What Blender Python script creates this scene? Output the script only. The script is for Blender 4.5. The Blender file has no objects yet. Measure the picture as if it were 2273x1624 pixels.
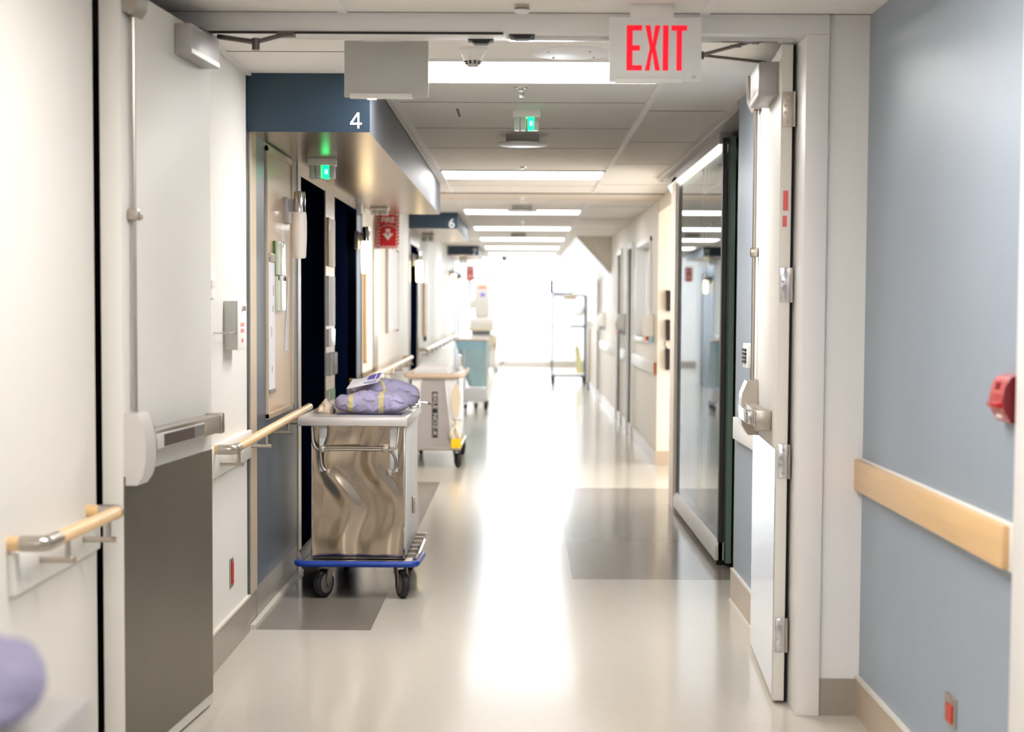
import bpy, bmesh, math, random
from mathutils import Vector, Matrix, noise
random.seed(4)
PI = math.pi
SC = bpy.context.scene
COL = SC.collection
H = 2.47            # ceiling height
EYE = 1.44

# ------------------------------------------------------------------ materials
M = {}
def lin(c):
    return tuple(((v/255)/12.92 if v/255 <= .04045 else ((v/255+.055)/1.055)**2.4) for v in c)

def mat(name, rgb, rough=.5, metal=0., var=.06, scale=6., bump=0., bscale=40., emit=0., ecol=None, stretch=None, spec=None, coat=0., raw=False, bdist=.01):
    m = bpy.data.materials.new(name); m.use_nodes = True
    nt = m.node_tree; N = nt.nodes; L = nt.links
    b = N['Principled BSDF']
    c = rgb if raw else lin(rgb)
    tc = N.new('ShaderNodeTexCoord'); mp = N.new('ShaderNodeMapping')
    L.new(tc.outputs['Object'], mp.inputs['Vector'])
    if stretch: mp.inputs['Scale'].default_value = stretch
    nz = N.new('ShaderNodeTexNoise'); nz.inputs['Scale'].default_value = scale; nz.inputs['Detail'].default_value = 4
    L.new(mp.outputs['Vector'], nz.inputs['Vector'])
    rp = N.new('ShaderNodeMix'); rp.data_type = 'RGBA'
    lo = tuple(v*(1-var) for v in c)+(1,); hi = tuple(min(1, v*(1+var)) for v in c)+(1,)
    rp.inputs['A'].default_value = lo; rp.inputs['B'].default_value = hi
    L.new(nz.outputs['Fac'], rp.inputs['Factor']); L.new(rp.outputs['Result'], b.inputs['Base Color'])
    b.inputs['Roughness'].default_value = rough; b.inputs['Metallic'].default_value = metal
    if spec is not None: b.inputs['Specular IOR Level'].default_value = spec
    if coat: b.inputs['Coat Weight'].default_value = coat; b.inputs['Coat Roughness'].default_value = .08
    if bump:
        bn = N.new('ShaderNodeTexNoise'); bn.inputs['Scale'].default_value = bscale; bn.inputs['Detail'].default_value = 0 if name == 'steel_wavy' else 2
        L.new(mp.outputs['Vector'], bn.inputs['Vector'])
        bp = N.new('ShaderNodeBump'); bp.inputs['Strength'].default_value = bump; bp.inputs['Distance'].default_value = bdist
        L.new(bn.outputs['Fac'], bp.inputs['Height']); L.new(bp.outputs['Normal'], b.inputs['Normal'])
    if emit:
        b.inputs['Emission Color'].default_value = (lin(ecol) if ecol else c)+(1,)
        b.inputs['Emission Strength'].default_value = emit
    M[name] = m
    return m

mat('near_wall', (228, 224, 217), .55, var=.02, scale=2)
mat('white_wall', (228, 225, 219), .5, var=.02, scale=2)
mat('cream_wall', (233, 224, 210), .5, var=.02, scale=2)
mat('frame_white', (236, 233, 231), .38, var=.01, scale=3)
mat('door_paint', (226, 223, 216), .5, var=.03, scale=2)
mat('blue_wall', (152, 164, 177), .42, var=.05, scale=3)
mat('blue_dark', (44, 63, 80), .38, var=.06, scale=3)
mat('blue_steel', (104, 118, 134), .34, metal=.6, var=.12, scale=3, stretch=(4, 4, .4))
mat('navy', (5, 11, 28), .35, var=.15, scale=2, spec=0.)
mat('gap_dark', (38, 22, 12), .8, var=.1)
mat('ceiling_tile', (238, 234, 228), .8, var=.02, scale=8)
mat('ceiling_strip', (226, 214, 200), .7, var=.02)
mat('grid_bar', (236, 234, 232), .45, var=.01)
mat('seam', (120, 112, 102), .8, var=.05)
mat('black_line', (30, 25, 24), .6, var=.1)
mat('floor_sheet', (200, 193, 181), .15, var=.05, scale=30, spec=.14)
mat('floor_inlay', (134, 126, 116), .15, var=.06, scale=30, spec=.16)
mat('base_grey', (158, 150, 140), .32, var=.12, scale=14, stretch=(1, 1, .3))
mat('base_tan', (190, 172, 152), .32, var=.1, scale=14, stretch=(1, 1, .3))
mat('base_edge', (226, 220, 208), .3, var=.02)
mat('wood', (228, 190, 138), .4, var=.12, scale=5, stretch=(9, .7, 9), coat=.2)
mat('wood_end', (176, 116, 72), .5, var=.1, scale=12)
mat('steel', (176, 168, 158), .28, metal=1, var=.08, scale=4, stretch=(1, 20, 20))
mat('steel_top', (212, 208, 206), .32, metal=.45, var=.05)
mat('steel_plate', (118, 112, 102), .36, metal=.85, var=.14, scale=2.5, stretch=(1, 1, .5))
mat('steel_bright', (206, 206, 210), .17, metal=1, var=.03, scale=3)
mat('rack_steel', (112, 116, 128), .45, metal=.5, var=.05)
mat('chrome', (215, 214, 214), .1, metal=1, var=.02)
mat('steel_wavy', (178, 164, 147), .14, metal=1, var=.04, scale=2, bump=.5, bscale=5.0, bdist=.02, stretch=(1.5, 1, .8))
mat('soffit_steel', (178, 162, 142), .27, metal=.9, var=.12, scale=3, stretch=(8, .5, 8))
mat('soffit_side', (108, 112, 120), .5, metal=.45, var=.2, scale=3, stretch=(1, 5, .3))
mat('nickel', (186, 178, 168), .3, metal=1, var=.05)
mat('nickel_dark', (112, 106, 102), .35, metal=.9, var=.05)
mat('alu_grey', (176, 172, 172), .4, metal=.25, var=.04)
mat('alu_light', (214, 210, 206), .35, metal=.3, var=.03)
mat('dark_pad', (58, 40, 38), .35, var=.1)
mat('grey_pad', (106, 110, 106), .35, var=.1)
mat('plastic_white', (236, 234, 228), .4, var=.02)
mat('plastic_grey', (190, 188, 182), .45, var=.03)
mat('plastic_dark', (40, 36, 38), .45, var=.1)
mat('exit_panel', (214, 213, 209), .45, var=.01, emit=.03)
mat('exit_red', (200, 6, 30), .6, var=.02, emit=.22, ecol=(255, 8, 45))
mat('red', (214, 22, 34), .45, var=.05)
mat('red_gloss', (186, 14, 32), .25, var=.08, coat=.4)
mat('red_dark', (120, 2, 18), .4, var=.08)
mat('red_pale', (228, 104, 104), .5, var=.05)
mat('orange', (240, 92, 48), .45, var=.05)
mat('outlet_red', (196, 52, 38), .45, var=.05)
mat('sign_white', (244, 236, 226), .5, var=.01)
mat('numeral', (236, 236, 234), .4, var=.01)
mat('rubber', (34, 32, 36), .6, var=.15)
mat('wheel_grey', (128, 118, 112), .5, var=.06)
mat('bumper_blue', (24, 66, 164), .35, var=.08)
mat('lavender', (170, 164, 196), .8, var=.1, scale=5, bump=.6, bscale=9, bdist=.03)
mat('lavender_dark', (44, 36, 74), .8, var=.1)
mat('tape', (206, 194, 142), .7, var=.2, scale=60, stretch=(1, 6, 1))
mat('paper', (238, 236, 242), .6, var=.05, scale=10)
mat('print_blue', (110, 104, 190), .6, var=.2)
mat('wrap', (214, 196, 176), .25, var=.2, scale=20)
mat('beige_board', (216, 186, 152), .35, var=.06, scale=1.5, coat=.3)
mat('frame_cream', (212, 194, 168), .4, metal=.3, var=.06)
mat('green_glass', (96, 118, 108), .12, var=.2, scale=3, stretch=(30, 30, 1), coat=.5)
mat('glass_card', (190, 198, 180), .15, var=.12, scale=10)
mat('green_edge', (78, 112, 58), .4)
mat('hamper_blue', (184, 216, 222), .7, var=.1, scale=7, bump=.5, bscale=7, bdist=.03)
mat('hamper_collar', (168, 212, 230), .7, var=.04, scale=7)
mat('tan_rim', (206, 184, 164), .5, var=.05)
mat('white_enamel', (240, 240, 242), .35, var=.02)
mat('machine', (196, 188, 178), .45, var=.02)
mat('machine_tan', (186, 172, 150), .45, var=.02)
mat('machine_dark', (96, 96, 98), .5, var=.05)
mat('teal_frame', (3, 30, 40), .6, var=.1, spec=0.)
mat('yellow', (252, 206, 10), .5, var=.03)
mat('yellow_pale', (240, 236, 190), .7, var=.05)
mat('linen', (238, 230, 214), .8, var=.06, scale=8)
mat('linen_tan', (222, 206, 180), .7, var=.05)
mat('file_black', (34, 22, 20), .3, var=.2)
mat('curtain_grey', (150, 158, 164), .7, var=.06, stretch=(6, 6, .2))
mat('label_black', (18, 18, 20), .5, var=.05)
mat('label_letter', (186, 184, 178), .5, var=.1)
mat('green_text', (40, 130, 80), .5)
mat('camera_dome', (130, 134, 136), .3, var=.05)
mat('light_panel', (255, 252, 250), .5, var=0., emit=6.5)
mat('near_panel', (255, 251, 248), .5, var=0., emit=6.2)
mat('far_panel', (246, 250, 255), .5, var=0., emit=3.3)
mat('paint_tan', (150, 138, 124), .6, var=.1, scale=1.2)
mat('end_light', (240, 248, 255), .5, var=0., emit=2.2)
mat('window_light', (236, 246, 255), .5, var=0., emit=3.4)
mat('sconce_on', (255, 236, 200), .5, var=0., emit=2.4, ecol=(255, 226, 170))
mat('sconce_off', (226, 218, 210), .4, var=.03, emit=.05)  # weak emission makes up for poor light on the unlit shade
mat('green_on', (20, 230, 130), .4, var=0., emit=1.1, ecol=(0, 235, 110))
mat('green_core', (160, 255, 215), .4, var=0., emit=.9, ecol=(120, 255, 200))
mat('call_lens', (198, 200, 194), .25, var=.04)
mat('call_lens_green', (196, 210, 200), .3, var=.04)
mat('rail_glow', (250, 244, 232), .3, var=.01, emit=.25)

def glass_mat():
    m = bpy.data.materials.new('door_glass'); m.use_nodes = True
    nt = m.node_tree; N = nt.nodes; L = nt.links; N.clear()
    o = N.new('ShaderNodeOutputMaterial'); mx = N.new('ShaderNodeMixShader')
    t = N.new('ShaderNodeBsdfTransparent'); t.inputs['Color'].default_value = (.62, .70, .68, 1)
    g = N.new('ShaderNodeBsdfGlossy'); g.inputs['Roughness'].default_value = .015
    g.inputs['Color'].default_value = (.80, .84, .86, 1)
    f = N.new('ShaderNodeFresnel'); f.inputs['IOR'].default_value = 1.75
    L.new(f.outputs[0], mx.inputs[0]); L.new(t.outputs[0], mx.inputs[1]); L.new(g.outputs[0], mx.inputs[2])
    L.new(mx.outputs[0], o.inputs['Surface']); M['door_glass'] = m
glass_mat()

# ------------------------------------------------------------------ mesh builder
class MB:
    def __init__(s): s.v = []; s.f = []; s.mi = []
    def add(s, verts, faces, mi=0):
        o = len(s.v); s.v += [tuple(v) for v in verts]
        for f in faces: s.f.append([i+o for i in f]); s.mi.append(mi)
        return s
    def box(s, x0, x1, y0, y1, z0, z1, bev=0., mi=0, seg=2):
        x0, x1 = min(x0, x1), max(x0, x1); y0, y1 = min(y0, y1), max(y0, y1); z0, z1 = min(z0, z1), max(z0, z1)
        V = [(x0,y0,z0),(x1,y0,z0),(x1,y1,z0),(x0,y1,z0),(x0,y0,z1),(x1,y0,z1),(x1,y1,z1),(x0,y1,z1)]
        F = [(0,3,2,1),(4,5,6,7),(0,1,5,4),(1,2,6,5),(2,3,7,6),(3,0,4,7)]
        if bev <= 0: return s.add(V, F, mi)
        bm = bmesh.new(); bv = [bm.verts.new(v) for v in V]
        for f in F: bm.faces.new([bv[i] for i in f])
        bev = min(bev, .49*min(x1-x0, y1-y0, z1-z0))
        bmesh.ops.bevel(bm, geom=bm.edges[:], offset=bev, segments=seg, affect='EDGES', profile=.5)
        bm.verts.index_update()
        s.add([v.co[:] for v in bm.verts], [[v.index for v in f.verts] for f in bm.faces], mi); bm.free()
        return s
    def boxf(s, x0, x1, y0, y1, z0, z1, mis):   # six materials: bottom top front right back left
        V = [(x0,y0,z0),(x1,y0,z0),(x1,y1,z0),(x0,y1,z0),(x0,y0,z1),(x1,y0,z1),(x1,y1,z1),(x0,y1,z1)]
        for f, mi in zip([(0,3,2,1),(4,5,6,7),(0,1,5,4),(1,2,6,5),(2,3,7,6),(3,0,4,7)], mis): s.add(V, [f], mi)
        return s
    def tube(s, pts, r, seg=10, mi=0, caps=True, r_list=None):
        pts = [Vector(p) for p in pts]; n = len(pts)
        T = []
        for i in range(n):
            a = pts[max(i-1, 0)]; b = pts[min(i+1, n-1)]; T.append((b-a).normalized())
        up = Vector((0,0,1)) if abs(T[0].z) < .9 else Vector((0,1,0))
        u = T[0].cross(up).normalized(); V = []
        for i in range(n):
            if i: u = (u - T[i]*u.dot(T[i])).normalized()
            w = T[i].cross(u); rr = r_list[i] if r_list else r
            for k in range(seg):
                a = 2*PI*k/seg; V.append(pts[i] + (u*math.cos(a)+w*math.sin(a))*rr)
        F = [(i*seg+k, i*seg+(k+1)%seg, (i+1)*seg+(k+1)%seg, (i+1)*seg+k) for i in range(n-1) for k in range(seg)]
        if caps: F += [tuple(range(seg))[::-1], tuple((n-1)*seg+k for k in range(seg))]
        return s.add(V, F, mi)
    def cyl(s, p0, p1, r, seg=16, mi=0, r1=None):
        return s.tube([p0, p1], r, seg, mi, True, [r, r1 if r1 is not None else r])
    def lathe(s, prof, c=(0,0,0), seg=24, mi=0, axis='Z'):
        V = []
        for r, h in prof:
            for k in range(seg):
                a = 2*PI*k/seg; p, q = r*math.cos(a), r*math.sin(a)
                d = (p, q, h) if axis == 'Z' else ((h, p, q) if axis == 'X' else (q, h, p))
                V.append((c[0]+d[0], c[1]+d[1], c[2]+d[2]))
        n = len(prof)
        F = [(i*seg+k, i*seg+(k+1)%seg, (i+1)*seg+(k+1)%seg, (i+1)*seg+k) for i in range(n-1) for k in range(seg)]
        F += [tuple(range(seg))[::-1], tuple((n-1)*seg+k for k in range(seg))]
        return s.add(V, F, mi)
    def prism(s, poly, axis, a0, a1, mi=0):
        n = len(poly); V = []
        for a in (a0, a1):
            for p, q in poly: V.append((a,p,q) if axis == 'X' else ((p,a,q) if axis == 'Y' else (p,q,a)))
        F = [tuple(range(n)), tuple(range(n, 2*n))[::-1]] + [(i, n+i, n+(i+1)%n, (i+1)%n) for i in range(n)]
        return s.add(V, F, mi)
    def sheet(s, fn, nu, nv, mi=0, cu=False, cv=False):
        V = [fn(i/(nu if cu else nu-1), j/(nv if cv else nv-1)) for i in range(nu) for j in range(nv)]
        F = []
        for i in range(nu if cu else nu-1):
            for j in range(nv if cv else nv-1):
                a, b = i*nv+j, i*nv+(j+1)%nv; c, d = ((i+1)%nu)*nv+(j+1)%nv, ((i+1)%nu)*nv+j
                F.append((a,b,c,d))
        return s.add(V, F, mi)
    def build(s, name, mats, parent=None, local=False, smooth=35):
        me = bpy.data.meshes.new(name)
        V = s.v
        if parent is not None and not local:
            q = parent; off = Vector((0,0,0))
            while q is not None: off += Vector(q.location); q = q.parent
            V = [(x-off.x, y-off.y, z-off.z) for x, y, z in s.v]
        me.from_pydata(V, [], s.f)
        for m in (mats if isinstance(mats, (list, tuple)) else [mats]): me.materials.append(M[m])
        me.polygons.foreach_set('material_index', s.mi)
        bm = bmesh.new(); bm.from_mesh(me); bmesh.ops.recalc_face_normals(bm, faces=bm.faces); bm.to_mesh(me); bm.free()
        if smooth:
            me.polygons.foreach_set('use_smooth', [True]*len(me.polygons)); me.set_sharp_from_angle(angle=math.radians(smooth))
        me.update()
        o = bpy.data.objects.new(name, me); COL.objects.link(o)
        if parent is not None: o.parent = parent
        return o

def tag(o, label, cat, group=None):
    o['label'] = label; o['category'] = cat
    if group: o['group'] = group
    return o
def thing(name, label, cat, loc=(0,0,0), rotz=0., group=None):
    o = bpy.data.objects.new(name, None); COL.objects.link(o); o.empty_display_size = .05
    o.location = loc; o.rotation_euler = (0,0,rotz)
    return tag(o, label, cat, group)
def struct(o, label=None):
    o['kind'] = 'structure'
    if label: o['label'] = label
    return o
def sroot(name, label, loc=(0,0,0), rotz=0.):
    o = bpy.data.objects.new(name, None); COL.objects.link(o); o.empty_display_size = .05
    o.location = loc; o.rotation_euler = (0,0,rotz); return struct(o, label)
def dup(root, loc, label, rotz=None, group=None):
    r = root.copy(); COL.objects.link(r); r.location = loc
    if rotz is not None: r.rotation_euler = (0,0,rotz)
    r['label'] = label
    if group: r['group'] = group
    def rec(a, b):
        for ch in list(a.children):
            c = ch.copy(); COL.objects.link(c); c.parent = b; rec(ch, c)
    rec(root, r); return r
def rnd(pts, rad, n=6):
    pts = [Vector(p) for p in pts]; out = [pts[0]]
    for i in range(1, len(pts)-1):
        p = pts[i]; a = (pts[i-1]-p); b = (pts[i+1]-p); ra = min(rad, a.length*.49, b.length*.49)
        A = p+a.normalized()*ra; B = p+b.normalized()*ra
        for k in range(n+1):
            t = k/n; out.append(A*(1-t)**2+p*2*t*(1-t)+B*t*t)
    return out+[pts[-1]]
def text(body, size, mtx, m, name, parent, ext=.0008, sx=1., bold=0., arc=None):
    cu = bpy.data.curves.new('lettering', 'FONT'); cu.body = body; cu.size = size; cu.extrude = ext; cu.offset = bold
    cu.align_x = 'CENTER'; cu.align_y = 'CENTER'
    to = bpy.data.objects.new('lettering', cu); COL.objects.link(to)
    dg = bpy.context.evaluated_depsgraph_get()
    me = bpy.data.meshes.new_from_object(to.evaluated_get(dg)); bpy.data.objects.remove(to)
    if arc:
        for v in me.vertices: v.co.y -= arc*v.co.x**2
    me.transform(Matrix.Diagonal((sx,1,1,1))); me.transform(mtx)
    q = parent; off = Vector((0,0,0))
    while q is not None: off += Vector(q.location); q = q.parent
    me.transform(Matrix.Translation(-off))
    me.materials.clear(); me.materials.append(M[m])
    o = bpy.data.objects.new(name, me); COL.objects.link(o); o.parent = parent
    return o
def face_cam(x, y, z): return Matrix.Translation((x,y,z)) @ Matrix.Rotation(PI/2, 4, 'X')
def face_px(x, y, z): return Matrix.Translation((x,y,z)) @ Matrix.Rotation(PI/2, 4, 'Z') @ Matrix.Rotation(PI/2, 4, 'X')

# ------------------------------------------------------------------ camera
cd = bpy.data.cameras.new('camera'); cam = bpy.data.objects.new('camera', cd); COL.objects.link(cam); SC.camera = cam
FPX = 3800.; W_, H_ = 2273., 1624.
th = math.atan(222/FPX); rho = .0055; psi = -math.atan((1157-1136.5)/FPX)
fw = Vector((math.sin(psi)*math.cos(th), math.cos(psi)*math.cos(th), -math.sin(th)))
r0 = Vector((math.cos(psi), -math.sin(psi), 0)); u0 = r0.cross(fw)
r_ = r0*math.cos(rho)+u0*math.sin(rho); u_ = u0*math.cos(rho)-r0*math.sin(rho)
mw = Matrix((r_, u_, -fw)).transposed().to_4x4(); mw.translation = (0, 0, EYE); cam.matrix_world = mw
cd.sensor_width = 36; cd.lens = FPX/W_*36; cd.shift_y = (908-812)/W_; cd.clip_start = .05; cd.clip_end = 200
cd.dof.use_dof = True; cd.dof.focus_distance = 7.6; cd.dof.aperture_fstop = 2.8

# ------------------------------------------------------------------ setting: floor and ceiling
XL, XN, XR, XF = -1.215, -1.27, 1.21, 1.26
XB = 1.06
mb = MB()
xs = [-1.6, XL, -.67, .28, 1.32, 3.2]; ys = [-6, 7.6, 9.1, 13.8, 14.2, 34]
for i in range(len(xs)-1):
    for j in range(len(ys)-1):
        x0, x1, y0, y1 = xs[i], xs[i+1], ys[j], ys[j+1]
        inlay = (i == 1 and 1 <= j <= 3) or (i >= 3 and j == 2)
        mb.add([(x0,y0,0),(x1,y0,0),(x1,y1,0),(x0,y1,0)], [(0,1,2,3)], 1 if inlay else 0)
mb.add([(-5,34,0),(5,34,0),(5,42.6,0),(-5,42.6,0)], [(0,1,2,3)], 0)
struct(mb.build('floor', ['floor_sheet', 'floor_inlay'], smooth=0), 'glossy beige sheet floor with two darker grey inlaid areas')

mb = MB()
mb.box(-1.6, 1.5, -6, 6.05, H, H+.1).box(-1.6, 3.2, 6.05, 15.3, H, H+.1)
mb.box(-1.6, 3.2, 15.3, 16.3, H-.004, H+.1, mi=1).box(-1.6, 1.6, 16.3, 34, H, H+.1)
ceil = struct(mb.build('ceiling', ['ceiling_tile', 'ceiling_strip'], smooth=0), 'pale tiled suspended ceiling')
mb = MB()
for x in (-.63, .63):
    mb.box(x-.017, x+.017, -6, 6.04, H-.006, H+.01); mb.box(x-.017, x+.017, 6.3, 15.2, H-.006, H+.01); mb.box(x-.017, x+.017, 16.4, 33.9, H-.006, H+.01)
mb.box(XL, XL+.02, 6.2, 7.6, H-.012, H+.01).box(-.675, -.655, 7.6, 15.2, H-.006, H+.01)
mb.build('grid_bar', 'grid_bar', ceil)
mb = MB()
for y in (8.62, 9.84, 11.05, 14.4): mb.box(-.613, .613, y-.003, y+.003, H-.0015, H+.01)
for y in (8.95, 10.6, 12.2, 14.2, 17.2, 19.5, 22): mb.box(.647, XF, y-.004, y+.004, H-.0015, H+.01)
for y in (5.2, 6.03): mb.box(-1.3, 1.3, y-.004, y+.004, H-.002, H+.01)
mb.box(-1.3, -.647, 6.95, 6.956, H-.002, H+.01).box(-1.2, 1.26, 15.26, 15.3, H-.008, H+.01)
mb.box(-.345, -.333, 8.9, 9.25, H-.003, H+.01)
mb.build('tile_seam', 'seam', ceil)

# ceiling lights
GL = 'recessed strip ceiling lights'
def ceiling_light(y0, y1, label, x0=-.6, x1=.6, m='light_panel'):
    t = thing('ceiling_light', label, 'ceiling light', ((x0+x1)/2, (y0+y1)/2, H), 0, GL)
    f = MB(); b = .018
    f.box(x0-b, x1+b, y0-b, y0, H-.012, H+.004).box(x0-b, x1+b, y1, y1+b, H-.012, H+.004)
    f.box(x0-b, x0, y0, y1, H-.012, H+.004).box(x1, x1+b, y0, y1, H-.012, H+.004)
    f.build('frame', 'grid_bar', t)
    MB().box(x0, x1, y0, y1, H-.008, H-.002).build('diffuser', m, t)
for a, b, l in ((7.14, 7.8, 'bright recessed ceiling light panel between the two hanging exit sign plates'),
                (12.8, 13.5, 'recessed strip ceiling light just before the plain ceiling cross band'),
                (17.75, 18.5, 'recessed strip ceiling light level with the portal numbered six'),
                (21.4, 22.2, 'recessed strip ceiling light just past the portal numbered six'),
                (24.7, 25.6, 'recessed strip ceiling light, third past the plain ceiling cross band'),
                (28.1, 29.1, 'recessed strip ceiling light level with the portal numbered seven'),
                (31.3, 32.4, 'recessed strip ceiling light farthest down the corridor')):
    ceiling_light(a, b, l, m='light_panel' if a < 15 else 'far_panel')
for a in (3.7, -.3, -2.6, -4.8): ceiling_light(a, a+.62, 'recessed strip ceiling light of the near corridor, behind the view', m='near_panel')  # unseen panels, added to light the near walls

# ------------------------------------------------------------------ setting: walls, left side
mb = MB().box(-1.45, XN, -6, 5.09, 0, H)
mb.box(-1.5, -1.42, 5.09, 6.15, 0, H, mi=1)  # recess back coloured dark for the shade behind the open door
struct(mb.build('wall_left', ['near_wall', 'gap_dark']), 'cream near wall on the side of the open double door')
mb = MB().box(-1.5, XL, 6.15, 7.56, 0, H)
struct(mb.build('wall_left', 'white_wall'), 'white wall between the fire door and the blue portal')
mb = MB().box(XL-.002, XL+.012, 6.15, 7.56, 0, .155).box(XL, XL+.016, 6.15, 7.56, .155, .165, mi=1)
struct(mb.build('baseboard_left', ['base_grey', 'base_edge']))
MB_ = MB().box(XL+.004, XL+.03, 7.6, 9.28, 0.0, .02)
struct(MB_.build('trim_9', 'base_edge'), 'pale floor edge strip along the blue steel panel')
# portal bay wall, numbered 4
ZT = 2.16
mb = MB()
mb.box(-1.5, XL, 7.56, 7.635, 0, H, mi=0)               # dark blue corner
mb.box(-1.5, XL+.006, 7.635, 7.81, .15, 2.22, mi=1)     # cream strip
mb.box(-1.5, XL, 7.635, 7.81, 0, .15, mi=5)
mb.box(-1.5, XL+.003, 7.81, 9.25, .16, 2.22, mi=2)      # blue steel panel
mb.box(-1.5, XL+.003, 7.81, 9.25, 0, .16, mi=5)
mb.box(-1.5, XL+.008, 9.25, 9.37, 0, 2.22, mi=3)        # jamb
mb.box(-1.5, XL, 9.37, 12.56, ZT, 2.22, mi=3)           # header
mb.box(-1.5, XL+.008, 10.55, 11.05, 0, ZT, mi=3)        # post
mb.box(-1.5, XL+.006, 12.56, 12.9, 0, 2.22, mi=2)
mb.box(-1.5, XL, 12.9, 14.02, 0, 2.22, mi=4)
mb.box(-1.5, XL+.012, 14.02, 14.35, 0, 2.24, mi=3)
struct(mb.build('wall_left', ['blue_dark', 'frame_cream', 'blue_steel', 'nickel', 'cream_wall', 'base_grey']), 'blue and steel clad bay under the portal numbered four')
for n, (a, b) in enumerate(((9.37, 10.55), (11.05, 12.56))):
    d = sroot('door_%d' % (4+n), 'dark navy doorway in the bay under portal four, %s the steel post' % ('before' if n == 0 else 'past'), (XL, (a+b)/2, 0))
    MB().box(-1.31, -1.27, a, b, .01, ZT).build('door_leaf', 'navy', d)
    MB().box(-1.27, XL, a, a+.03, 0, ZT).box(-1.27, XL, b-.03, b, 0, ZT).box(-1.27, XL, a, b, ZT-.03, ZT).build('door_frame', 'navy', d)
# wall past portal 4
mb = MB().box(-1.5, XL, 14.35, 18.5, 0, H).box(-1.5, XL, 19.95, 31.0, 0, H).box(-1.5, XL, 33.0, 34, 0, H)
mb.box(-1.5, XL, 18.5, 19.95, 2.2, H).box(-1.5, XL, 31.0, 33.0, 2.2, H)
struct(mb.build('wall_left', 'white_wall'), 'white corridor wall past the portal numbered four')
mb = MB()
for a, b in ((14.35, 18.5), (20.1, 30.9)): mb.box(XL-.002, XL+.012, a, b, 0, .155)
struct(mb.build('baseboard_left', 'base_grey'))
for n, (a, b, l) in enumerate(((18.5, 19.95, 'dark navy doorway under the portal numbered six'), (31.0, 33.0, 'dark blue doorway past the portal numbered seven'))):
    d = sroot('door_%d' % (6+n), l, (XL, (a+b)/2, 0))
    MB().box(-1.26, XL-.006, a, b, .01, 2.2).build('door_leaf', 'navy' if n == 0 else 'blue_dark', d)
    MB().box(XL, XL+.012, a-.1, a, 0, 2.24).box(XL, XL+.012, b, b+.12, 0, 2.24).box(XL, XL+.012, a, b, 2.14, 2.24).build('door_frame', 'blue_steel' if n else 'nickel', d)
# portal soffits
def portal(n, name, y0, y1, x1, z0, txt, tx, tz, size):
    mb = MB().boxf(XL, x1, y0, y1, z0, H, [2, 0, 0, 1, 0, 0])
    mb.box(XL-.05, x1+.006, y0-.008, y0, z0-.003, H, mi=0)
    o = struct(mb.build('trim_%d' % n, ['blue_dark', 'soffit_side', 'soffit_steel'], smooth=0), 'blue fronted ceiling portal marked with the number '+txt)
    if txt == '4':
        q = lambda pts: [(tx-.026+.052*a, tz-.035+.07*b) for a, b in pts]
        mb = MB().prism(q([(.62,0),(.80,0),(.80,1),(.62,1)]), 'Y', y0-.0095, y0-.008).prism(q([(0,.23),(1,.23),(1,.37),(0,.37)]), 'Y', y0-.0096, y0-.008)
        mb.prism(q([(0,.23),(.19,.33),(.8,1),(.6,1),(0,.36)]), 'Y', y0-.0097, y0-.008)
        off = Vector(o.location); mb.build('room_numeral', 'numeral', o, smooth=0)
    else: text(txt, size, face_cam(tx, y0-.0095, tz), 'numeral', 'room_numeral', o, bold=.002)
portal(1, 'portal', 7.6, 14.2, -.68, 2.217, '4', -.735, 2.265, .098)
portal(2, 'portal', 18.4, 22.1, -.696, 2.30, '6', -.755, 2.348, .135)
portal(3, 'portal', 28.0, 31.0, -.712, 2.317, '7', -.775, 2.36, .14)

# ------------------------------------------------------------------ setting: cross frame of the double door
YF = 6.04
mb = MB().box(1.065, XR+.2, YF+.01, 6.3, 0, H)
struct(mb.build('wall_door', 'frame_white'), 'narrow white wall between the door frame and the blue wall')
mb = MB().box(1.065, XR, YF-.004, YF+.01, 0, .132)
struct(mb.build('baseboard_door', 'base_grey'))
mb = MB()
mb.box(.985, 1.066, YF-.012, 6.3, 0, H-.07, bev=.003)
mb.box(-1.3, 1.066, YF-.012, 6.2, H-.07, H, bev=.002)
mb.box(-1.24, -1.175, 6.14, 6.28, 0, H-.07)
fr = struct(mb.build('trim_4', 'frame_white'), 'white steel frame and header of the open double door')
MB().box(.974, .986, 6.255, 6.27, 0, H-.07).build('door_seal', 'black_line', fr)  # black strip stands in for shade in the hinge gap
MB().box(-1.1, -.07, YF-.016, YF-.008, H-.076, H-.068).build('seal_strip', 'black_line', fr)
mb = MB().box(-.05, .95, 6.1, 6.13, H-.084, H-.07).box(-.06, -.045, 6.08, 6.1, H-.084, H-.045)
mb.build('stop_strip', 'chrome', fr)
for x, y in ((-.152, 6.19), (-.005, 6.08)):
    MB().box(x-.045, x+.045, y-.03, y+.03, H-.075, H-.068, mi=0).prism([(x-.035, H-.075), (x+.035, H-.075), (x+.022, H-.086), (x-.022, H-.086)], 'Y', y-.025, y+.025).build('strike_plate', 'plastic_dark', fr)

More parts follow.
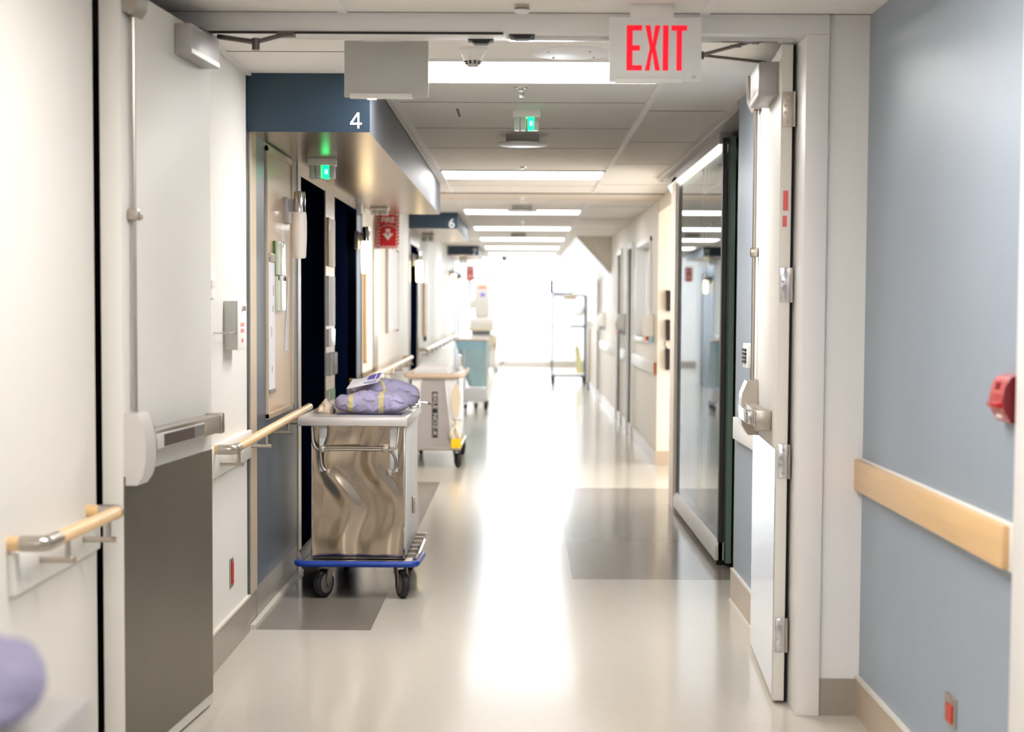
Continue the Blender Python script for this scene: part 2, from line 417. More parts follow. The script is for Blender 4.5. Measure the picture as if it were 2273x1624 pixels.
# ------------------------------------------------------------------ setting: right side
mb = MB().box(XR, XR+.2, -6, YF+.02, 0, H)
struct(mb.build('wall_right', 'blue_wall'), 'pale blue near wall with maple bumper board')
mb = MB().box(-1.6, 1.5, -6.1, -6, 0, H)  # unseen wall, added to darken reflections in the cart front
struct(mb.build('wall_near', 'paint_tan'), 'tan wall closing the near corridor behind the view')
mb = MB().box(XR-.012, XR+.002, 4.14, YF+.008, 0, .135).box(XR-.016, XR+.002, 4.14, YF+.008, .135, .145, mi=1)
struct(mb.build('baseboard_right', ['base_tan', 'base_edge']))
mb = MB().box(XR-.02, XR+.01, 3.98, 4.125, 0, 2.2, bev=.004)
struct(mb.build('trim_5', 'frame_white'), 'white door casing at the near end of the blue wall')
mb = MB().box(XB, 1.6, 6.3, 8.47, 0, H)
struct(mb.build('wall_right', 'blue_wall'), 'pale blue wall behind the opened fire door')
mb = MB().box(XB-.012, XB+.002, 6.35, 8.48, 0, .16).box(XB-.018, XB+.002, 6.35, 8.48, 0, .008, mi=1).box(XB-.014, XB+.002, 6.35, 8.48, .152, .162, mi=1)
struct(mb.build('baseboard_right', ['base_tan', 'base_edge']))
# glazed sliding entrance
sd = sroot('door_3', 'glass sliding door with aluminium rails', (1.13, 10.9, 0))
def slide_panel(x, y0, y1, par):
    MB().box(x-.006, x+.006, y0+.05, y1, .12, 2.36).build('glass_pane', 'door_glass', par, smooth=0)
slide_panel(1.13, 9.68, 12.3, sd)
mb = MB().prism([(1.10,.03),(1.165,.03),(1.165,.13),(1.12,.13),(1.10,.10)], 'Y', 9.62, 12.3)
br = mb.build('bottom_rail', 'alu_light', sd)
MB().box(1.112, 1.155, 9.66, 12.28, .004, .03).build('floor_guide', 'plastic_dark', br)
MB().prism([(1.10,2.37),(1.17,2.37),(1.17,2.43),(1.10,2.43)], 'Y', 9.66, 13.0).build('top_rail', 'alu_grey', sd)
MB().prism([(1.098,2.37),(1.17,2.37),(1.17,2.325),(1.12,2.325)], 'Y', 9.66, 13.0).build('rail_lip', 'rail_glow', sd)  # emission keeps the lip bright though it is no lamp
MB().box(1.118, 1.142, 9.62, 9.68, .03, 2.4).build('stile', 'plastic_dark', sd)
MB().box(1.145, 1.175, 9.5, 9.7, .03, 2.4).build('stile', 'green_glass', sd)
MB().box(1.18, 1.192, 8.5, 10.4, .05, 2.4).build('glass_pane', 'door_glass', sd, smooth=0)
MB().box(1.178, 1.2, 8.62, 8.66, .05, 2.4).box(1.178, 1.2, 9.3, 9.34, .05, 2.4).build('stile', 'green_glass', sd)
MB().box(1.11, 1.122, 12.28, 12.34, .0, 2.36).build('stile', 'alu_light', sd)
MB().box(1.13, 1.142, 10.82, 10.835, .13, 2.36).build('stile', 'alu_grey', sd)
MB().box(1.07, 1.2, 8.6, 13.4, 2.43, H).build('header_track', 'alu_grey', sd)
MB().box(1.055, 1.072, 8.5, 13.5, 2.44, H).build('header_trim', 'alu_light', sd)
mb = MB().box(1.10, 1.3, 12.34, 12.7, 0, 2.4).box(XF, 3.2, 12.6, 15.9, 2.335, H).box(1.3, 3.2, 12.6, 12.7, 0, H)
struct(mb.build('wall_right', 'cream_wall'), 'cream jamb and bulkhead beyond the glass sliding door')
mb = MB().box(XF, 3.2, 15.9, 16.0, 0, 2.335)
struct(mb.build('wall_return', 'cream_wall'), 'cream return wall facing down the corridor with black file holders')
mb = MB().box(XF-.01, 3.2, 15.885, 15.902, 0, .13).box(XF-.012, XF, 15.9, 17.0, 0, .13).box(XF-.012, XF, 17, 34, 0, .13)
struct(mb.build('baseboard_right', 'base_tan'))
# room behind the glass
mb = MB().box(2.9, 3.0, 8.47, 12.6, 0, H).box(1.6, 3.0, 8.4, 8.47, 0, H)
struct(mb.build('wall_back', 'curtain_grey'), 'grey wall of the room behind the glass door')
MB_ = MB().sheet(lambda u, v: (1.55+.03*math.sin(u*60), 8.6+u*3.8, .3+v*2.1), 140, 3)
tag(MB_.build('curtain', 'curtain_grey'), 'pale grey pleated curtain drawn behind the glass sliding door', 'curtain')
# far right wall with windows and doors
W = [(16.75, 18.75)]
D = [(19.35, 20.15), (21.5, 22.45), (27.3, 28.3)]
mb = MB()
mb.box(XF, 1.5, 16.0, W[0][0], 0, H).box(XF, 1.5, W[0][0], W[0][1], 0, 1.16).box(XF, 1.5, W[0][0], W[0][1], 2.12, H)
e = W[0][1]
for a, b in D:
    mb.box(XF, 1.5, e, a, 0, H).box(XF, 1.5, a, b, 2.14, H); e = b
mb.box(XF, 1.5, e, 34, 0, H)
struct(mb.build('wall_right', 'cream_wall'), 'cream corridor wall past the black file holders')
w = sroot('window_3', 'tall narrow window with white blind in the cream wall', (XF, 17.75, 1.16))
MB().box(XF+.1, XF+.12, 16.75, 18.75, 1.16, 2.12).build('blind', 'plastic_white', w)
MB().box(XF-.015, XF+.1, 16.7, 16.76, 1.14, 2.15).box(XF-.015, XF+.1, 18.74, 18.8, 1.14, 2.15).box(XF-.015, XF+.1, 16.7, 18.8, 2.11, 2.16).box(XF-.03, XF+.1, 16.7, 18.8, 1.12, 1.16).build('window_frame', 'frame_white', w)
for n, (a, b) in enumerate(D):
    d = sroot('door_%d' % (8+n), 'closed cream door in a projecting white frame, %s along the far wall' % ('first', 'second', 'third')[n], (XF, (a+b)/2, 0))
    MB().box(XF+.06, XF+.1, a, b, .01, 2.14).build('door_leaf', 'cream_wall', d)
    MB().box(XF-.03, XF+.06, a-.07, a, 0, 2.2).box(XF-.03, XF+.06, b, b+.07, 0, 2.2).box(XF-.03, XF+.06, a, b, 2.14, 2.2).build('door_frame', 'frame_white', d)
mb = MB().prism([(.79, H), (XF, H), (XF, 1.97)], 'Y', 24.3, 33.5)
mb.prism([(.76, H), (.79, H), (XF, 1.97), (XF, 1.93)], 'Y', 24.28, 33.5, mi=1)
struct(mb.build('trim_6', ['cream_wall', 'grid_bar']), 'sloping cream bulkhead high on the far wall')

# ------------------------------------------------------------------ setting: bright lobby at the end
mb = MB().box(-5, 5, 42.5, 42.7, 0, 3.1)
struct(mb.build('wall_end', 'frame_white'), 'white overexposed end wall of the lobby')
mb = MB().box(-5, 5, 42.48, 42.5, 0, .17)
struct(mb.build('baseboard_end', 'base_grey'))
mb = MB().box(-5, 5, 34, 42.7, 3.1, 3.2).box(-5, -1.5, 33.9, 34, 0, 3.2).box(1.5, 5, 33.9, 34, 0, 3.2).box(-1.5, 1.5, 33.9, 34.0, H, 3.2)
mb.box(-5.1, -5, 34, 42.7, 0, 3.2).box(5, 5.1, 34, 42.7, 0, 3.2)
struct(mb.build('wall_lobby', 'frame_white'), 'white walls and ceiling of the lobby')
w = sroot('window_1', 'dark framed window beside the tall rack in the end wall', (.97, 42.48, 1.85))
mb = MB().box(.70, .79, 42.42, 42.48, 1.84, 2.17).box(.70, 1.25, 42.42, 42.48, 1.84, 1.885).box(1.215, 1.25, 42.42, 42.48, 1.84, 2.17)
mb.build('window_frame', 'teal_frame', w)
MB().box(.79, 1.215, 42.45, 42.475, 1.885, 2.75).build('pane', 'window_light', w)
w = sroot('window_2', 'dark framed window half hidden by the mobile machine', (-1.0, 42.48, 1.3))
MB().box(-1.29, -1.24, 42.42, 42.48, 1.75, 2.15).box(-.75, -.70, 42.42, 42.48, 1.2, 2.2).box(-1.29, -.70, 42.42, 42.48, 2.15, 2.2).build('window_frame', 'teal_frame', w)
MB().box(-1.24, -.75, 42.45, 42.475, 1.2, 2.15).build('pane', 'window_light', w)
w = sroot('window_4', 'wide daylight glazing of the end wall', (.02, 42.48, .17))
MB().box(-.66, .68, 42.45, 42.475, .19, 2.85).build('pane', 'window_light', w)
MB().box(-.69, -.66, 42.44, 42.48, .17, 2.88).box(.68, .70, 42.44, 42.48, .17, 2.88).box(-.69, .70, 42.44, 42.48, 2.85, 2.88).build('window_frame', 'frame_white', w)
for i, (x0, x1) in enumerate(((-4.2, -1.6), (-1.2, 1.2), (1.6, 4.2))):
    for j, y in enumerate((35.5, 38.3, 41.0)):
        t = thing('lobby_light', 'large bright ceiling light panel of the far lobby', 'ceiling light', ((x0+x1)/2, y, 3.1), 0, 'lobby ceiling lights')  # unseen panels, added to make the lobby bright
        MB().box(x0, x1, y-.45, y+.45, 3.085, 3.098).build('diffuser', 'end_light', t)

# ------------------------------------------------------------------ fire doors
def leaf_parts(d, s, L, T):
    """door parts in the leaf's own axes; s is the side the corridor face looks to"""
    pass
ang = -math.atan2(.079, 1.03)
d1 = sroot('door_1', 'open cream fire door with steel kick plate and dark push bar, folded against the cream near wall', (-1.191, 5.1, 0), ang)
L1 = 1.033
def bl(mb, name, m, par): return mb.build(name, m, par, local=True)
bl(MB().box(-.064, 0, 0, L1, .012, 2.395, bev=.002), 'door_leaf', 'door_paint', d1)
bl(MB().box(0, .003, .004, L1-.006, .05, .932), 'kick_plate', 'steel_plate', d1)
# exit device: case, bar, pad
prof = [(.0, .905), (.038, .905), (.055, .93), (.066, .98), (.066, 1.04), (.056, 1.09), (.04, 1.122), (0, 1.122)]
case = bl(MB().prism([(x, z) for x, z in prof], 'Y', .012, .12), 'latch_case', 'alu_light', d1)
mb = MB().prism([(.03,.91),(.05,.935),(.061,.985),(.061,1.035),(.05,1.085),(.035,1.115),(.0,1.118),(0,.908)], 'Y', .12, .15)
bl(mb, 'case_cover', 'nickel', case)
bar = bl(MB().box(.004, .058, .15, .955, 1.0, 1.062, bev=.004).box(.0, .062, .945, .985, .995, 1.067, bev=.006), 'push_bar', 'nickel', d1)
bl(MB().box(.052, .064, .15, .70, 1.004, 1.05, bev=.002), 'push_pad', 'alu_light', bar)
bl(MB().box(.06, .0655, .215, .56, 1.008, 1.046), 'pad_insert', 'dark_pad', bar)
bl(MB().box(.06, .0655, .565, .69, 1.008, 1.046), 'pad_end', 'grey_pad', bar)
rod = bl(MB().cyl((.016, .075, 1.12), (.016, .075, 2.31), .0075, 10), 'latch_rod', 'nickel', d1)
bl(MB().box(0, .034, .052, .098, 1.70, 1.735, bev=.006).box(.0, .03, .098, .125, 1.705, 1.728, bev=.004), 'rod_guide', 'nickel', rod)
bl(MB().prism([(0,2.315),(.03,2.305),(.045,2.33),(.055,2.40),(0,2.40)], 'Y', .02, .125), 'top_latch', 'nickel', d1)
cb = bl(MB().box(0, .056, .58, .945, 2.272, 2.372, bev=.003), 'closer_body', 'alu_grey', d1)
bl(MB().box(.05, .0575, .585, .945, 2.276, 2.292), 'closer_strip', 'alu_light', cb)
mb = MB().box(.02, .035, .8, .99, 2.384, 2.392)
mb.tube([(.05, .95, 2.385), (.19, .93, 2.362)], .009, 8).tube([(.19, .93, 2.362), (.29, .965, 2.395)], .008, 8).cyl((.19, .93, 2.335), (.19, .93, 2.375), .014, 12)
mb.box(.26, .32, .945, .985, 2.385, 2.4)
bl(mb, 'closer_arm', 'nickel_dark', d1)
ang2 = -math.atan2(.056, 1.02)
d2 = sroot('door_2', 'open white fire door seen edge on, with hinges and bright steel kick plate, before the blue wall', (.928, 6.215, 0), ang2)
L2 = 1.02
lf = bl(MB().box(0, .041, 0, L2, .012, 2.395, bev=.002), 'door_leaf', 'door_paint', d2)
bl(MB().box(-.003, 0, .004, L2-.01, .03, .935), 'kick_plate', 'steel_bright', d2)
mb = MB()
for z in (.193, .83, 1.47, 2.10):
    h = bl(MB().box(.006, .044, -.004, .0, z, z+.125, bev=.003), 'hinge', 'nickel' if z > 2 else 'steel_bright', d2)
    k = MB().cyl((.047, -.006, z), (.047, -.006, z+.125), .006, 10)
    bl(k, 'hinge_pin', 'nickel', h)
    sm = MB()
    for zz, xx in ((.02, .026), (.05, .016), (.075, .016), (.105, .026)): sm.lathe([(.006, -.0055), (.006, -.003)], (xx, 0, z+zz), 10, axis='Y')
    bl(sm, 'screw', 'chrome', h)
mb = MB().box(.012, .031, -.001, .0, 1.80, 1.872).box(.011, .027, -.001, 0, 1.742, 1.782)
bl(mb, 'red_sticker', 'red_pale', d2)
bar = bl(MB().box(-.058, -.004, .2, .82, .995, 1.062, bev=.004).box(-.062, 0, .18, .225, .99, 1.067, bev=.006), 'push_bar', 'nickel', d2)
bl(MB().box(-.076, -.052, .4, .84, 1.0, 1.05, bev=.004), 'push_pad', 'steel_bright', bar)
bl(MB().prism([(-.0, .93), (-.04, .93), (-.066, .97), (-.072, 1.03), (-.066, 1.1), (-.045, 1.15), (0, 1.155)], 'Y', .80, .97), 'latch_case', 'nickel', d2)
rod = bl(MB().cyl((-.018, .9, 1.15), (-.018, .9, 2.28), .0075, 10), 'latch_rod', 'nickel', d2)
bl(MB().box(-.036, 0, .88, .925, 1.66, 1.7, bev=.008), 'rod_guide', 'nickel', rod)
bl(MB().prism([(0,2.27),(-.03,2.26),(-.05,2.30),(-.058,2.395),(0,2.395)], 'Y', .84, .98), 'top_latch', 'nickel', d2)
cb = bl(MB().box(-.072, 0, .12, .5, 2.225, 2.35, bev=.003), 'closer_body', 'alu_grey', d2)
bl(MB().box(-.0735, -.066, .12, .5, 2.228, 2.245), 'closer_strip', 'alu_light', cb)
mb = MB().tube([(-.045, .14, 2.35), (-.29, -.03, 2.352)], .0055, 8).tube([(-.29, -.03, 2.352), (-.1, -.07, 2.397)], .0065, 8).cyl((-.29, -.03, 2.338), (-.29, -.03, 2.364), .011, 10).cyl((-.1, -.07, 2.385), (-.1, -.07, 2.4), .014, 10)
mb.box(-.15, -.05, -.09, -.05, 2.394, 2.401).box(-.19, -.15, -.07, -.055, 2.374, 2.382)
bl(mb, 'closer_arm', 'nickel_dark', d2)

# ------------------------------------------------------------------ handrails
def handrail(xw, y0, y1, z0, z1, ys, label, board=None, near=True, far=True, off=.092, r=.019, group='wooden handrails'):
    t = thing('handrail', label, 'handrail', (xw, (y0+y1)/2, 0), 0, group)
    xr = xw+off
    zz = lambda y: z0+(z1-z0)*(y-y0)/(y1-y0)
    a = y0+(.1 if near else 0); b = y1-(.03 if far else 0)
    MB().cyl((xr, a, zz(a)), (xr, b, zz(b)), r, 18).build('rail', 'wood', t)
    if near:
        MB().tube(rnd([(xw+.03, y0, z0), (xr, y0, z0), (xr, a+.012, zz(a))], .07), r+.0012, 16).build('elbow', 'nickel', t)
        MB().cyl((xw, y0, z0), (xw+.032, y0, z0), r, 16).build('end_stub', 'wood', t)
    if far:
        MB().tube(rnd([(xw+.036, y1, z1), (xr, y1, z1), (xr, b-.004, zz(b))], .04), r+.0012, 16).build('elbow', 'nickel', t)
        MB().cyl((xw, y1, z1), (xw+.038, y1, z1), r, 16).build('end_stub', 'wood', t)
    else:
        MB().lathe([(r, 0), (r+.001, .004), (r*.7, .012)], (xr, y1, z1), 16, axis='Y').build('end_cap', 'nickel', t)
    for y in ys:
        z = zz(y); m = MB()
        m.lathe([(.024, 0), (.024, .005), (.012, .009)], (xw, y, z-.068), 16, axis='X')
        m.cyl((xw+.005, y, z-.068), (xw+off+.02, y, z-.068), .0085, 10).cyl((xr, y, z-.068), (xr, y, z-r*.8), .0075, 10)
        m.build('bracket', 'nickel', t)
    if board:
        ba, bb, bz0, bz1 = board
        MB().box(xw-.001, xw+.02, ba, bb, bz0, bz1, bev=.005).build('backing_board', 'plastic_white', t)
    return t
handrail(XN, 4.21, 4.98, .853, .843, (4.42, 4.86), 'short maple handrail with steel elbows on the cream near wall', (4.2, 5.06, .722, .828))
handrail(XL, 6.66, 9.05, .886, .918, (6.78, 7.55, 8.25, 8.85), 'long maple handrail leading from the fire door to the steel case cart', (6.3, 7.58, .775, .90), far=False)
handrail(XL, 12.1, 17.5, .925, .945, (12.3, 13.2, 14.1, 15, 15.9, 16.8, 17.4), 'pale handrail past the glowing sconce, ending above the steel trolley', (14.4, 17.7, .80, .91))
handrail(XL, 20.15, 29.8, .96, .995, tuple(20.4+1.1*i for i in range(9)), 'pale handrail running between the portals numbered six and seven', (20.2, 29.9, .82, .93))

# ------------------------------------------------------------------ bumper boards
t = thing('bumper_board', 'maple bumper board on white backing across the blue near wall', 'wall bumper', (XR, 5.1, .85))
MB().box(XR-.032, XR-.01, 4.175, YF+.0, .808, .918, bev=.006).build('board', 'wood', t)
MB().box(XR-.012, XR+.001, 4.15, YF+.0, .803, .923, bev=.004).build('backing', 'plastic_white', t)
o = MB().box(XB-.025, XB+.001, 7.05, 8.36, .815, .922, bev=.004).build('bumper_board', 'plastic_white')
tag(o, 'white bumper strip on the blue wall behind the opened fire door', 'wall bumper')
for a, b, l in ((15.99, 19.2, 'cream bumper board under the first soap dispenser past the file holders'), (20.3, 21.4, 'short cream bumper board between the first two cream doors'), (22.6, 27.1, 'long cream bumper board past the second cream door')):
    t = thing('bumper_board', l, 'wall bumper', (XF, (a+b)/2, .9), 0, 'cream bumper boards on the far wall')
    MB().box(XF-.028, XF-.0005, a, b, .835, .955, bev=.004).build('board', 'plastic_white', t)
    MB().box(XF-.028, XF-.0005, a-.012, a, .837, .953).build('end_grain', 'wood_end', t)

# ------------------------------------------------------------------ wall fittings, left
t = thing('lock_box', 'grey lockable wall box with pink lettering beside the blue portal', 'wall box', (XL, 7.08, 1.27))
MB().box(XL, -1.160, 6.975, 7.19, 1.268, 1.468, bev=.004).build('box_body', 'plastic_grey', t)
MB().box(-1.160, -1.155, 6.975, 7.19, 1.266, 1.47, bev=.002).build('box_front', 'plastic_white', t)
MB().lathe([(.011, 0), (.011, .012), (.006, .014)], (-1.155, 7.085, 1.437), 14, axis='X').build('lock', 'nickel', t)
mb = MB()
for z, w in ((1.37, .1), (1.345, .09), (1.305, .05)):
    for k in range(5): mb.box(-1.1556, -1.1546, 7.085-w/2+k*w/5, 7.085-w/2+k*w/5+w/8, z-.008, z+.008)
mb.build('lettering', 'red_pale', t)
t = thing('switch_plate', 'white wall switch plate above the grey lock box', 'wall switch', (XL, 6.68, 1.53))
MB().box(XL, XL+.009, 6.62, 6.74, 1.475, 1.585, bev=.003).build('plate', 'plastic_white', t)
MB().box(XL+.009, XL+.014, 6.655, 6.675, 1.515, 1.545).box(XL+.009, XL+.014, 6.69, 6.71, 1.515, 1.545).build('rocker', 'plastic_white', t)
t = thing('bag_hook', 'small steel hook bar at the side of the grey lock box', 'hook', (XL, 6.75, 1.34))
MB().tube(rnd([(XL, 6.75, 1.34), (XL+.05, 6.75, 1.34), (XL+.05, 7.0, 1.34)], .02), .004, 8).build('hook', 'chrome', t)
t = thing('wall_outlet', 'red wall outlet low on the white wall past the fire door', 'outlet', (XL, 7.13, .33))
MB().box(XL, XL+.006, 7.09, 7.165, .27, .39, bev=.002).build('cover_plate', 'nickel', t)
MB().box(XL+.006, XL+.01, 7.105, 7.15, .285, .375).build('socket', 'outlet_red', t)
# framed beige notice board in the steel panel
t = thing('notice_board', 'large beige notice board framed in the blue steel panel', 'notice board', (XL, 8.57, .93))
MB().box(XL-.001, XL+.006, 8.13, 9.0, .93, 2.19).build('board', 'beige_board', t)
MB().box(XL, XL+.014, 8.11, 8.135, .915, 2.2).box(XL, XL+.014, 8.99, 9.015, .915, 2.2).box(XL, XL+.014, 8.11, 9.015, .91, .935).box(XL, XL+.014, 8.11, 9.015, 2.18, 2.205).build('frame', 'frame_cream', t)
t = thing('clip_poster', 'tall white clipped sheet hanging on the beige notice board', 'poster', (XL, 8.16, 1.03))
MB().box(XL+.008, XL+.016, 8.14, 8.32, 1.045, 1.66).build('sheet', 'paper', t)
MB().box(XL+.008, XL+.022, 8.14, 8.325, 1.66, 1.70, bev=.003).build('clip_rail', 'nickel', t)
MB().box(XL+.008, XL+.02, 8.14, 8.325, 1.03, 1.05).build('clip_rail', 'nickel', t)
for y, z, h in ((8.19, 1.3, .05), (8.24, 1.42, .03), (8.21, 1.13, .03), (8.26, 1.5, .05)): MB().box(XL+.016, XL+.0165, y, y+.035, z, z+h).build('printed_mark', 'plastic_grey', t)
for z0, z1, l in ((1.60, 1.765, 'clear card holder with green edge on the beige notice board'), (1.425, 1.595, 'clear card holder hanging under the green edged one')):
    t = thing('card_holder', l, 'card holder', (XL, 8.45, z0))
    MB().box(XL+.008, XL+.03, 8.34, 8.60, z0, z1, bev=.004).build('holder', 'glass_card', t)
    if z0 > 1.5: MB().box(XL+.008, XL+.018, 8.325, 8.338, z0, z1).build('edge', 'green_edge', t)
    else:
        for ya in (8.345, 8.577): MB().box(XL+.008, XL+.034, ya, ya+.022, z1-.02, z1).build('clip', 'plastic_dark', t)
t = thing('card_strip', 'pale narrow paper strip pinned low on the beige notice board', 'paper', (XL, 8.85, 1.25))
MB().prism([(8.72, 1.22), (8.86, 1.22), (8.9, 1.6), (8.86, 1.6)], 'X', XL+.007, XL+.009).build('strip', 'paper', t)
# plates on the steel post
for z0, z1, m, nm, l in ((1.70, 2.0, 'sign_white', 'sign_plate', 'upper white room sign plate on the steel post'),
                         (1.33, 1.64, 'paper', 'sign_plate', 'lower white notice plate on the steel post'),
                         (1.20, 1.31, 'steel_bright', 'switch_plate', 'small shiny switch plate on the steel post'),
                         (1.02, 1.16, 'plastic_dark', 'card_reader', 'black card reader on the steel post'),
                         (.86, .93, 'green_text', 'door_button', 'small green door button low on the steel post')):
    t = thing(nm, l, 'wall plate', (XL, 10.78, z0))
    dpt = .02 if nm != 'card_reader' else .035
    MB().box(XL+.008, XL+dpt, 10.62, 10.98, z0, z1, bev=.006).build('plate', m, t)
    MB().box(XL+.008, XL+dpt+.003, 10.60, 10.63, z0, z1).build('edge', 'wood' if z0 > 1.6 else 'alu_light', t)
# bay past the second doorway
t = thing('hanging_strip', 'narrow wood edged white chart hanging under the glowing sconce', 'chart', (XL, 13.3, 1.05))
MB().box(XL+.002, XL+.025, 13.12, 13.2, 1.02, 1.72, bev=.004).build('edge', 'wood', t)
MB().box(XL+.002, XL+.02, 13.2, 13.62, 1.03, 1.70, bev=.004).build('chart', 'paper', t)
t = thing('panel_frame', 'steel frame around the cream bay panel below the fire sign', 'frame', (XL, 13.5, .9))
MB().box(XL, XL+.012, 12.9, 12.95, .9, 2.15).box(XL, XL+.012, 13.95, 14.02, .9, 2.15).box(XL, XL+.012, 12.9, 14.02, .9, .95).build('frame', 'nickel', t)
t = thing('wall_board', 'white framed board on the wall under the red fire sign', 'board', (XL, 15.9, 1.24))
MB().box(XL, XL+.02, 15.3, 16.6, 1.24, 1.98, bev=.004).build('board', 'paper', t)
MB().box(XL, XL+.026, 15.27, 15.31, 1.22, 2.0).box(XL, XL+.026, 16.58, 16.62, 1.22, 2.0).build('frame', 'nickel', t)
t = thing('wall_tube', 'slim wooden rail plate hanging under the sconce beside portal six', 'wall plate', (XL, 21.2, 1.0))
MB().box(XL, XL+.03, 21.0, 21.25, 1.1, 1.75, bev=.004).build('plate', 'wood', t)
MB().box(XL, XL+.032, 21.25, 21.4, 1.04, 1.75).build('edge', 'plastic_dark', t)

# ------------------------------------------------------------------ sconces
def sconce(y, label, lit, zz=0., x=-1.13):
    t = thing('wall_sconce', label, 'wall sconce', (XL, y, 1.69+zz), 0, 'tubular wall sconces')
    MB().box(XL, XL+.03, y-.03, y+.1, 1.87+zz, 2.0+zz, bev=.004).box(XL+.02, x, y, y+.03, 1.93+zz, 1.99+zz).build('back_box', 'alu_grey', t)
    MB().lathe([(.026, 1.92+zz), (.03, 1.925+zz), (.03, 2.02+zz), (.026, 2.03+zz)], (x, y, 0), 20).build('cap', 'chrome', t)
    MB().lathe([(.028, 1.692+zz), (.033, 1.70+zz), (.037, 1.8+zz), (.037, 1.88+zz), (.034, 1.922+zz), (.03, 1.925+zz)], (x, y, 0), 24).build('glass_shade', 'sconce_on' if lit else 'sconce_off', t)
sconce(8.72, 'unlit tubular sconce with steel cap beside the first navy doorway', False)
sconce(12.45, 'glowing tubular sconce between the navy doorway and the fire sign', True)
sconce(18.85, 'glowing tubular sconce under the portal numbered six', True, .04)
sconce(28.4, 'glowing tubular sconce under the portal numbered seven', True, .08)
sconce(31.6, 'farthest glowing tubular sconce beyond the portal numbered seven', True, .06)

# ------------------------------------------------------------------ call lights
def call_light(x, y, z, label, lit, k_=1.):
    t = thing('call_light', label, 'signal light', (x, y, z), 0, 'corridor call lights')
    MB().box(x-.072, x+.072, y, y+.09, z-.04*k_, z, bev=.004).build('housing', 'plastic_white', t)
    for k, c in enumerate((-.05, -.018, .024, .05)):
        on = lit and k == 2
        m = 'green_on' if on else ('call_lens_green' if lit else 'call_lens')
        w = .018 if on else .0145
        o = MB().box(x+c-w, x+c+w, y+.008, y+.08, z-.105*k_, z-.04*k_, bev=.003).build('lens', m, t)
        if on: MB().box(x+c-w*.45, x+c+w*.45, y+.005, y+.0085, z-.085, z-.06, bev=.001).build('lamp', 'green_core', o)
call_light(-1.04, 8.9, 2.217, 'call light glowing green under the portal numbered four', True)
call_light(.019, 8.9, 2.47, 'call light glowing green on the corridor ceiling', True)
call_light(-1.10, 13.2, 2.217, 'unlit call light just before the red fire sign', False, .56)
call_light(-1.09, 19.8, 2.30, 'unlit call light under the portal numbered six', False, .8)
call_light(-1.0, 29.2, 2.317, 'unlit call light under the portal numbered seven', False)

# ------------------------------------------------------------------ signs
EX = {'E': [[(0,0),(0,1),(.86,1),(.86,.885),(.33,.885),(.33,.555),(.74,.555),(.74,.44),(.33,.44),(.33,.115),(.86,.115),(.86,0)]],
      'X': [[(0,1),(.34,1),(.45,.72),(.5,.6),(.55,.72),(.66,1),(1,1),(.69,.52),(1,0),(.68,0),(.55,.27),(.48,.41),(.40,.27),(.30,0),(0,0),(.32,.5)]],
      'I': [[(0,0),(0,1),(.32,1),(.32,0)]], 'T': [[(0,1),(.98,1),(.98,.885),(.66,.885),(.66,0),(.33,0),(.33,.885),(0,.885)]]}
def exit_sign(x0, x1, y, z0, z1, label, letters):
    t = thing('exit_sign', label, 'sign', ((x0+x1)/2, y, z0), 0)
    MB().box(x0, x1, y, y+.022, z0, z1, bev=.003).build('panel', 'exit_panel' if letters else 'plastic_grey', t)
    c = (x0+x1)/2
    MB().box(c-.085, c+.06, y-.008, y+.03, z1-.004, H, bev=.003).build('mount', 'plastic_white', t)
    MB().box(x0+.02, x1-.06, y-.004, y+.026, z0-.004, z0+.014, bev=.002).build('lower_edge', 'plastic_white', t)
    if letters:
        h = z1-z0; lz0 = z0+.038; lh = .151; sc = .0365
        mb = MB(); px = x0+.058
        for ch, w, gap in (('E', .0605, .0105), ('X', .051, .009), ('I', .0575, .0105), ('T', .053, 0)):
            wid = {'E': .86, 'X': 1, 'I': .32, 'T': .98}[ch]*w
            for poly in EX[ch]: mb.prism([(px+p*w, lz0+q*lh) for p, q in poly], 'Y', y-.002, y-.0002)
            px += wid+gap
        mb.build('lettering', 'exit_red', t, smooth=0)
        MB().box(x1-.032, x1-.018, y-.001, y, z0+.012, z0+.022).build('maker_mark', 'plastic_grey', t)
    else: MB().box(x0+.085, x0+.12, y+.004, y+.018, z0-.008, z0-.003).build('test_lamp', 'rail_glow', t)
exit_sign(.291, .602, 5.85, 2.21, 2.427, 'lit EXIT sign with red letters hanging before the door header', True)
exit_sign(-.665, -.352, 6.42, 2.224, 2.432, 'blank back of a hanging sign plate past the door header', False)
